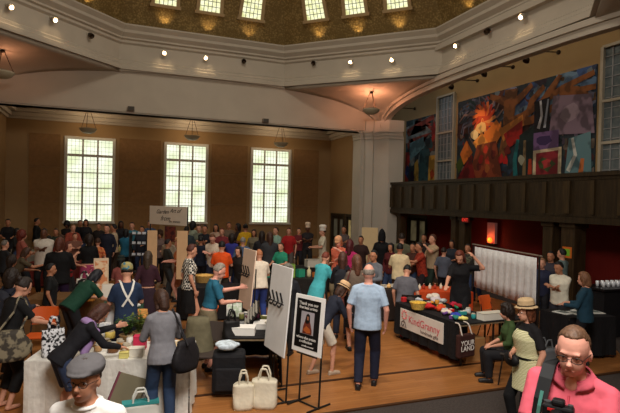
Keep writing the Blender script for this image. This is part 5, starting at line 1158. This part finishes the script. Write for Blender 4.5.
b = MB(); b.loft([[P['Ul'](rx*math.cos(a), -.008+ry*math.sin(a), z) for a in [2*math.pi*i/18 for i in range(18)]] for rx, ry, z in ((.10, .10, 1.40), (.118, .12, 1.43), (.10, .10, 1.475), (.075, .07, 1.50))]); b.cap(P['Ul'](.05, .13, 1.42), P['Ul'](.07, .17, 1.12), .04, .05, 10); b.cap(P['Ul'](-.03, .13, 1.42), P['Ul'](-.05, .17, 1.15), .035, .045, 10)
b.build('scarf', mat((156, 128, 176), .85, 'cloth'), P['root'], voxel=.011, sm=3)
tote('tote_bag', 'black and white printed bag on the white table beside the bending woman', *tuple(G(53, 356, .765))[:2], .26, .10, .34, rad(20), mat((220, 222, 226), .8, 'blotch', rgb2=(24, 24, 28), scale=1.7), z=.768)
P = person('woman in a black t-shirt and cropped black trousers with dark tied hair', 28, 274, 6.75, 62, arms='TF', hair=DBR, style='bun', top=(20, 20, 22), bottom=(16, 16, 18), low='capri', fem=True, lean=14, head=(0, 20), shoes=None, skin=LIGHT, girth=1.12)
shoulder_bag(P, 'camouflage patterned round bag on the hip of the black t-shirt woman', (128, 118, 96), sg=1, drop=.55, w=.50, h=.36, d=.24, back=-.12, rot=60, kind='blotch', c2=(58, 52, 44), ex=.9)
P = person('dark haired person in a dark blue jacket at the left edge', 12, 270, 7.6, 40, arms='FD', hair=DBR, style='curly', top=(40, 42, 56), sleeve='l', bottom=(24, 24, 28), girth=1.1)
backpack(P, 'dark navy backpack on the dark haired person at the left edge', (36, 38, 48))
P = person('person in a dark green top stooping with head down over the left table', 84, 281, 8.6, 55, h=1.70, arms='TF', hair=(24, 26, 36), style='bob', top=(20, 60, 44), sleeve='s', bottom=(30, 30, 34), lean=48, head=(0, 10), girth=1.1, base=tuple(W(70, 300, 8.6))[:2])
person('broad person in black with auburn hair and a purple belt seen from behind', 60, 240, 10.3, 8, arms='FF', hair=(92, 46, 30), style='bob', top=(14, 14, 16), sleeve='l', bottom=(48, 28, 60), girth=1.28, head=(15, 5))
P = person('person in a navy shirt and colourful bandana behind the greenery', 127, 258, 9.3, 350, arms='FF', hair=DBR, style='short', top=(34, 50, 78), bottom=(24, 28, 40), hat='bandana', head=(10, 15), h=1.76)
for sg in (1, -1): pass
t = thing('apron', 'white strapped apron crossed over the navy shirt back', 'apron', P['loc'], P['rz'])
strap(P, t, [(.10, .05, 1.50), (.10, -.06, 1.49), (.06, -.115, 1.36), (.0, -.125, 1.24), (-.08, -.12, 1.12)], .03, WHITE, 'strap', .003); strap(P, t, [(-.10, .05, 1.50), (-.10, -.06, 1.49), (-.06, -.118, 1.36), (.0, -.13, 1.24), (.08, -.125, 1.12)], .03, WHITE, 'strap', .003)
person('person in a maroon jacket and brown hair beside the navy bandana wearer', 148, 257, 9.9, 10, arms='FD', hair=(70, 56, 44), style='long', top=(60, 32, 44), sleeve='l', bottom=(50, 34, 46), low='skirt', fem=True, h=1.7)
P = person('woman in a teal shirt and khaki skirt with grey hair reaching over the centre stall', 222, 268, 8.3, 75, h=1.76, arms='FR', hair=(150, 140, 128), style='short', top=(36, 98, 124), bottom=KHA, low='skirt', fem=True, lean=10, head=(0, 16), skin=PINKS, girth=1.15)
person('woman in a black and white checked blouse with auburn hair', 193, 244, 10.4, 70, arms='DD', hair=(84, 38, 26), style='short', top=(222, 218, 206), topkind='check', topc2=(24, 24, 28), topscale=1.1, bottom=(16, 16, 18), low='skirt', fem=True, head=(0, 12), hem=.88)
person('stooping person in a black jacket beneath a wide tan hat behind the poster', 306, 279, 8.1, 60, h=1.62, arms='FF', hair=BRN, style='bob', top=(30, 34, 48), sleeve='l', bottom=(214, 206, 190), low='shorts', fem=True, lean=36, head=(0, 10), hat='straw', hatc=(214, 176, 134), shoes=(170, 150, 130), stride=.16, base=tuple(W(321, 376, 8.1))[:2])
person('person with grey hair and a dark jacket half hidden by the pale grey board', 288, 262, 8.7, 200, arms='FD', hair=(110, 108, 100), style='curly', top=(26, 28, 36), sleeve='l', bottom=(30, 30, 36), h=1.62)
P = person('seated woman in a green top with dark curly hair at the right stall', 506, 300, 8.0, 255, h=1.62, arms='LL', hair=DBR, style='curly', top=(62, 84, 46), sleeve='e', bottom=(26, 26, 30), fem=True, sit=True, lean=6, head=(0, 6))
q = P['loc']; chair('metal framed chair under the seated woman in green', q.x+.0, q.y+.0, P['rz'], mat((60, 54, 50), .6))
person('woman in a black t-shirt standing at the right stall with one arm raised', 459, 252, 9.7, 196, arms='TU', hair=RED, style='long', top=(16, 16, 20), bottom=(20, 20, 24), fem=True, head=(0, 34), skin=LIGHT, girth=1.15, hem=.70)
person('person in a white t-shirt with short dark hair beside the curtain screen', 558, 264, 9.7, 210, arms='XX', hair=BLK, style='short', top=(226, 220, 200), bottom=(40, 40, 48), skin=TANS, head=(10, 14), girth=1.12)
person('person in a teal jacket with light brown hair facing the white t-shirt person', 583, 271, 9.0, 285, arms='FF', hair=(130, 88, 60), style='bob', top=(28, 62, 80), sleeve='l', bottom=(24, 24, 30), head=(0, 10), girth=1.1)
person('person in a navy top with sandy hair next to the curtain screen', 542, 258, 11.3, 190, arms='FD', hair=(150, 110, 80), style='short', top=(38, 42, 66), sleeve='l', bottom=(30, 30, 36), skin=LIGHT)
person('dark haired person peering behind the white t-shirt person', 551, 251, 12.0, 200, arms='FF', hair=BLK, style='short', top=(60, 56, 66), sleeve='l', skin=TANS)
person('tall person in a pale teal shirt turned towards the curtain screen', 562, 251, 11.6, 300, arms='FD', hair=BLK, style='short', top=(116, 136, 134), sleeve='l', bottom=(34, 34, 40))
# centre group
P = person('woman in a turquoise dress with red brown hair bending forward', 327, 249, 11.0, 40, h=1.74, arms='FH', hair=(120, 52, 34), style='short', top=(70, 170, 180), sleeve='s', bottom=(70, 170, 180), low='none', hem=.46, fem=True, lean=20, head=(0, 6), girth=1.12)
P = person('woman in a black jacket and jeans with a dark rucksack in the centre aisle', 343, 252, 10.3, 5, arms='DF', hair=(80, 46, 34), style='long', top=(26, 24, 30), sleeve='l', bottom=(36, 40, 56), fem=True)
backpack(P, 'black rucksack worn by the woman in the centre aisle', (24, 26, 34), size=.95)
P = person('brown haired woman in a taupe cardigan and black skirt in the centre aisle', 357, 251, 10.2, 345, arms='DF', hair=(104, 64, 46), style='long', top=(110, 96, 84), sleeve='l', bottom=(18, 18, 22), low='skirt', fem=True)
shoulder_bag(P, 'small red brown bag hanging on the taupe cardigan', (90, 40, 36), sg=-1, w=.26, h=.22, d=.1)
person('woman in a coral blouse and peach sun visor looking down', 338, 236, 13.2, 200, arms='XH', hair=(196, 120, 80), style='bob', top=(214, 110, 84), sleeve='e', bottom=KHA, fem=True, hat='cap', hatc=(214, 160, 120), skin=PINKS, girth=1.15, head=(0, 20))
person('dark red haired woman in a magenta top seen from behind', 350, 240, 12.6, 15, arms='FF', hair=(84, 26, 30), style='long', top=(176, 36, 98), bottom=(30, 26, 30), fem=True)
person('dark haired man with glasses and a grey shirt over maroon near the pillar', 374, 250, 11.2, 215, arms='FF', hair=BLK, style='short', top=(100, 104, 112), sleeve='l', bottom=(30, 30, 36), skin=TANS, glasses=True)
person('tall person hooded in black standing before the white pillar', 382, 232, 15.5, 190, arms='DD', hair=BLK, style='long', top=(14, 14, 18), sleeve='l', bottom=(14, 14, 16), hat='hood', hatc=(16, 16, 20))
P = person('person in an olive grey shirt with rucksack straps seen from behind', 402, 232, 14.8, 0, arms='DD', hair=DBR, style='short', top=(96, 94, 74), sleeve='s', bottom=(40, 34, 30), girth=1.15)
person('person in a cream shirt and brown trousers seen from behind', 400, 245, 12.3, 2, arms='FF', hair=BLK, style='short', top=(226, 208, 166), sleeve='s', bottom=(84, 58, 40), skin=TANS, girth=1.1)
person('person in a red checked shirt reaching left behind the grey shirted sitter', 419, 243, 13.0, 250, arms='FR', hair=DBR, style='short', top=(160, 56, 34), topkind='check', topc2=(130, 40, 28), topscale=.8, sleeve='s', skin=TANS, bottom=(40, 30, 34), lean=8)
person('dark haired person in brown peering beside the red checked shirt', 413, 243, 14.2, 210, arms='FF', hair=DBR, style='short', top=(70, 40, 30), sleeve='l', skin=TANS)
person('man in a beige t-shirt and green trousers with his hand at his head', 433, 236, 13.8, 240, arms='FH', hair=(90, 50, 36), style='short', top=(186, 160, 128), sleeve='s', bottom=(34, 48, 40), girth=1.15, skin=LIGHT)
person('person in a slate grey shirt between the beige and black shirted people', 444, 246, 14.0, 20, arms='FD', hair=DBR, style='short', top=(84, 90, 104), bottom=(30, 30, 36), h=1.6)
person('person with bowed dark head in a grey t-shirt sitting before the red table', 408, 262, 10.9, 10, h=1.72, arms='DD', hair=BLK, style='short', top=(98, 98, 106), sleeve='s', bottom=(24, 26, 30), sit=True, lean=12, head=(0, 25), floor=.2, girth=1.15)
q = W(408, 262, 10.9); chair('dark chair under the grey t-shirt sitter', q.x, q.y-.05, rad(-20), mat((40, 36, 34), .6))
person('red faced person in dark floral clothes behind the black t-shirt woman', 468, 243, 13.9, 200, arms='FF', hair=DBR, style='short', top=(50, 46, 44), topkind='blotch', topc2=(90, 90, 70), sleeve='l', skin=TANS, h=1.72)
person('man in an orange t-shirt seen from behind among the stalls', 222, 241, 12.6, 3, arms='FF', hair=BLK, style='short', top=(228, 84, 26), sleeve='s', bottom=(60, 54, 44), skin=LIGHT, girth=1.08)
person('balding man with glasses in a white shirt reading beside the orange t-shirt', 212, 233, 14.0, 200, arms='XX', hair=(110, 70, 44), style='short', top=(214, 196, 176), sleeve='e', bottom=(30, 34, 54), skin=PINKS, glasses=True, head=(-10, 24), lean=6)
P = person('person in a white t-shirt and blue jeans half hidden by the cream board', 259, 251, 11.4, 345, arms='FD', hair=(190, 120, 80), style='crop', top=(226, 214, 196), sleeve='s', bottom=(44, 64, 130), lean=14, h=1.70)
person('person in a dark jacket crouching behind the centre stall', 238, 257, 12.0, 210, arms='DD', hair=DBR, style='long', top=(34, 28, 26), sleeve='l', bottom=(24, 22, 24), h=1.6, lean=10)
person('dark haired person in a black coat turned from the camera near the right window', 262, 231, 15.6, 0, arms='FF', hair=DBR, style='long', top=(34, 34, 38), sleeve='l', bottom=(30, 30, 32))
person('brown haired person in a charcoal coat next to the black coat', 270, 232, 14.6, 350, arms='FF', hair=(74, 48, 36), style='long', top=(54, 56, 60), sleeve='l', bottom=(34, 34, 38), girth=1.1)
person('person in a green shirt by the box covered table', 281, 243, 14.0, 210, arms='FF', hair=BRN, style='short', top=(40, 140, 110), sleeve='s', bottom=(40, 40, 40), h=1.62)
person('person in a pale teal top and dark vest under the right window', 276, 227, 18.0, 225, arms='FF', hair=DBR, style='short', top=(140, 176, 160), sleeve='s', bottom=(40, 44, 44))
person('person in a red shirt at the corner of the right window', 289, 228, 18.0, 190, arms='FD', hair=(84, 40, 30), style='short', top=(170, 34, 36), sleeve='s', bottom=(90, 84, 80))
person('cook with a white cap and dark shirt behind the far counter', 308, 219, 19.5, 180, arms='XX', hair=BLK, style='short', top=(40, 36, 40), sleeve='s', bottom=(30, 30, 30), hat='chef', skin=DARKS, hatc=(226, 206, 180))
person('cook all in white with a white hat at the end of the far counter', 323, 223, 17.6, 260, arms='FF', hair=BRN, style='short', top=(216, 208, 184), sleeve='s', bottom=(206, 198, 176), low='trousers', hat='chef', hatc=(232, 226, 214), hem=.7)
# left group
person('man in an untucked white t-shirt with arms folded at the left', 44, 228, 14.0, 195, arms='XX', hair=BLK, style='crop', top=(208, 200, 188), sleeve='e', bottom=(14, 14, 16), skin=DARKS, girth=1.28, hem=.78)
person('red haired woman in a dusty pink top facing right at the left', 22, 231, 13.8, 75, arms='FF', hair=(110, 40, 28), style='curly', top=(150, 84, 72), sleeve='e', bottom=(40, 44, 50), fem=True, girth=1.15)
person('seated woman in an olive top reaching right below the white t-shirt man', 29, 248, 11.8, 80, h=1.62, arms='RF', hair=BRN, style='bob', top=(80, 70, 52), sleeve='s', bottom=(30, 34, 34), lean=24, head=(0, 10), fem=True, skin=TANS)
person('grey haired person at the left edge beside the dusty pink top', 5, 240, 13.0, 60, arms='FF', hair=(120, 112, 104), style='short', top=(34, 36, 40), sleeve='l', bottom=(20, 20, 24))
person('person with auburn hair in a red vest lifting a bare forearm', 68, 246, 12.4, 120, arms='HF', hair=(96, 44, 32), style='long', top=(150, 34, 38), sleeve='n', bottom=(30, 28, 30), fem=True, skin=LIGHT, h=1.66)
person('person in a black top and pink skirt seen from behind', 89, 235, 13.2, 350, arms='FF', hair=DBR, style='curly', top=(18, 18, 20), sleeve='l', bottom=(170, 66, 104), low='skirt', fem=True, girth=1.2, hem=.95)
person('woman in an orange floral top facing away beneath the left window', 98, 238, 14.6, 10, arms='DF', hair=BRN, style='short', top=(204, 128, 78), topkind='blotch', topc2=(180, 84, 50), sleeve='s', bottom=(60, 44, 40), fem=True)
person('man in a cream shirt and dark cap facing left near the left window', 114, 224, 17.2, 285, arms='FF', hair=BLK, style='short', top=(196, 178, 150), sleeve='l', bottom=(60, 44, 34), skin=TANS)
person('person in a dark navy top back to back with the cream shirted man', 107, 224, 16.9, 200, arms='DD', hair=BLK, style='short', top=(30, 34, 50), sleeve='l', bottom=(24, 24, 30))
person('person under a broad dark hat in a rose top at a rear stall', 121, 256, 11.2, 10, arms='FF', hair=BLK, style='bob', top=(150, 84, 78), sleeve='s', bottom=(40, 34, 36), hat='straw', hatc=(30, 40, 38), fem=True)
person('dark haired man in a charcoal top leaning towards the peach panel', 168, 239, 14.0, 70, arms='FF', hair=BLK, style='short', top=(48, 48, 44), sleeve='l', bottom=(60, 66, 70), skin=TANS)
person('woman in an orange blouse and tan hat facing the charcoal topped man', 179, 237, 13.6, 275, arms='FF', hair=BLO, style='bob', top=(206, 120, 72), sleeve='s', bottom=(150, 90, 60), low='skirt', fem=True, hat='straw', hatc=(216, 160, 116), skin=PINKS)
person('person in a white sun hat and grey coat behind the charcoal topped man', 169, 234, 15.4, 20, arms='FF', hair=GRY, style='short', top=(170, 156, 136), sleeve='l', bottom=(140, 130, 116), hat='straw', hatc=(226, 214, 190))
# far crowd along the window wall
FAR = [(8, 217, 20.5, 180, BLK, (24, 24, 28), 'dark clothed person furthest left along the back wall', TANS), (37, 218, 20.5, 90, BLK, (22, 24, 26), 'dark clothed person standing behind the white t-shirt man', TANS), (67, 221, 19.5, 200, BLK, (30, 26, 26), 'bushy haired person in black at the left window corner', DARKS),
       (80, 220, 21.0, 170, BLK, (24, 26, 30), 'short haired silhouette centred in the left window', TANS), (86, 219.5, 20.4, 190, DBR, (34, 34, 38), 'person in a dark jacket beside the left window silhouette', TANS), (73, 224, 17.5, 160, (120, 90, 50), (150, 70, 54), 'fair haired person in a rust top under the left window', LIGHT),
       (61, 236, 15.0, 200, BRN, (160, 60, 50), 'person in a rust red top left of the black topped person', LIGHT), (75, 234, 15.8, 170, BRN, (120, 80, 66), 'person in a brown rose top amid the left crowd', LIGHT), (56, 228, 17.5, 190, DBR, (44, 56, 46), 'person in dark green beside the white t-shirt man', TANS),
       (99, 223, 19.5, 200, BLK, (40, 34, 32), 'dark topped person at the right jamb of the left window', TANS), (121, 221, 19.5, 170, BLK, (30, 30, 34), 'dark haired person against the brown panel', DARKS), (132, 222, 18.6, 190, BRN, (50, 110, 128), 'person in a teal shirt before the brown panel', LIGHT), (126, 229, 16.5, 10, BLK, (34, 100, 130), 'person in a blue teal top seen from behind', TANS),
       (150, 217, 19.5, 200, BLK, (60, 80, 110), 'person in a blue shirt under the script banner edge', TANS), (193, 220, 19.0, 30, BLK, (150, 160, 140), 'dark haired person in pale green at the middle window', TANS), (187, 226, 17.0, 20, BLK, (50, 60, 66), 'person in slate next to the peach panel', TANS), (199, 225, 17.8, 190, BRN, (110, 116, 100), 'person in a sage top at the foot of the middle window', LIGHT),
       (205, 225, 17.2, 200, BLK, (24, 26, 34), 'person in a black top right of the middle window', TANS), (216, 224, 18.4, 190, BLK, (180, 150, 130), 'dark haired person in a dusty beige top', TANS), (229, 221, 19.5, 170, BRN, (110, 92, 76), 'person in a taupe shirt alone before the tan wall', TANS), (238, 223, 19.5, 250, BLK, (50, 36, 34), 'dark haired person facing the yellow shirted one', DARKS),
       (245.5, 223, 19.0, 350, BLK, (206, 160, 30), 'person in a bright yellow shirt seen from behind', TANS), (232, 233, 16.0, 0, DBR, (52, 56, 140), 'person in a royal blue top seen from behind', LIGHT), (243, 236, 15.4, 0, GRY, (78, 96, 124), 'grey haired person in a denim blue shirt', LIGHT), (201, 236, 14.8, 10, BLK, (24, 30, 46), 'person in dark navy behind the checked blouse', TANS),
       (222, 228, 17.4, 190, RED, (120, 44, 50), 'red haired person in a maroon top behind the orange t-shirt', LIGHT), (254, 229, 18.2, 190, DBR, (120, 112, 90), 'person in a khaki top at the right window jamb', TANS), (299, 229, 19.2, 190, BRN, (110, 40, 44), 'person in a wine red top left of the dark shirted cook', LIGHT),
       (17, 228, 17.0, 120, BLK, (30, 30, 30), 'dark haired person in black behind the dusty pink top', TANS), (49, 238, 15.2, 30, BLK, (26, 28, 26), 'person in black close behind the white t-shirt man', TANS), (160, 230, 16.4, 190, BRN, (120, 100, 96), 'person in mauve grey between the two tall panels', LIGHT), (142, 226, 17.8, 200, DBR, (44, 48, 60), 'person in dark grey by the shelf stand', TANS),
       (344, 226, 18.6, 190, DBR, (90, 80, 80), 'person in grey by the lit doorway', TANS), (361, 236, 15.6, 200, DBR, (50, 30, 28), 'person in dark brown before the cream board', TANS), (391, 243, 14.2, 210, BLK, (84, 26, 30), 'person in a maroon top beside the cream shirt back', TANS), (424, 234, 16.8, 200, DBR, (50, 40, 40), 'person in dark clothes under the balcony near the doors', TANS),
       (452, 240, 15.8, 200, DBR, (46, 50, 60), 'person in a dark slate jacket by the wooden pillars', TANS), (478, 256, 14.0, 200, BLK, (40, 40, 44), 'person in charcoal left of the curtain screen', TANS), (12, 256, 10.6, 60, DBR, (26, 26, 30), 'dark haired person in black seated near the left edge', TANS), (51, 262, 10.4, 90, BLK, (20, 22, 24), 'person in black leaning at the left beside the broad back', TANS)]
STY = ['short', 'short', 'curly', 'short', 'bob', 'short', 'long', 'bun']
for i, (px, py, Z, v, hc_, tc_, lb, sk) in enumerate(FAR):
    person(lb, px, py, Z, v, arms=['FF', 'DF', 'XX', 'FD', 'DD'][i % 5], hair=hc_, style='curly' if 'bushy' in lb else STY[(i*3) % 8], top=tc_, sleeve='sle'[i % 3], bottom=[(34, 34, 40), JEAN, (44, 38, 34)][i % 3], skin=sk, fem=i % 2 == 0, girth=1+.06*(i % 4), group=None)
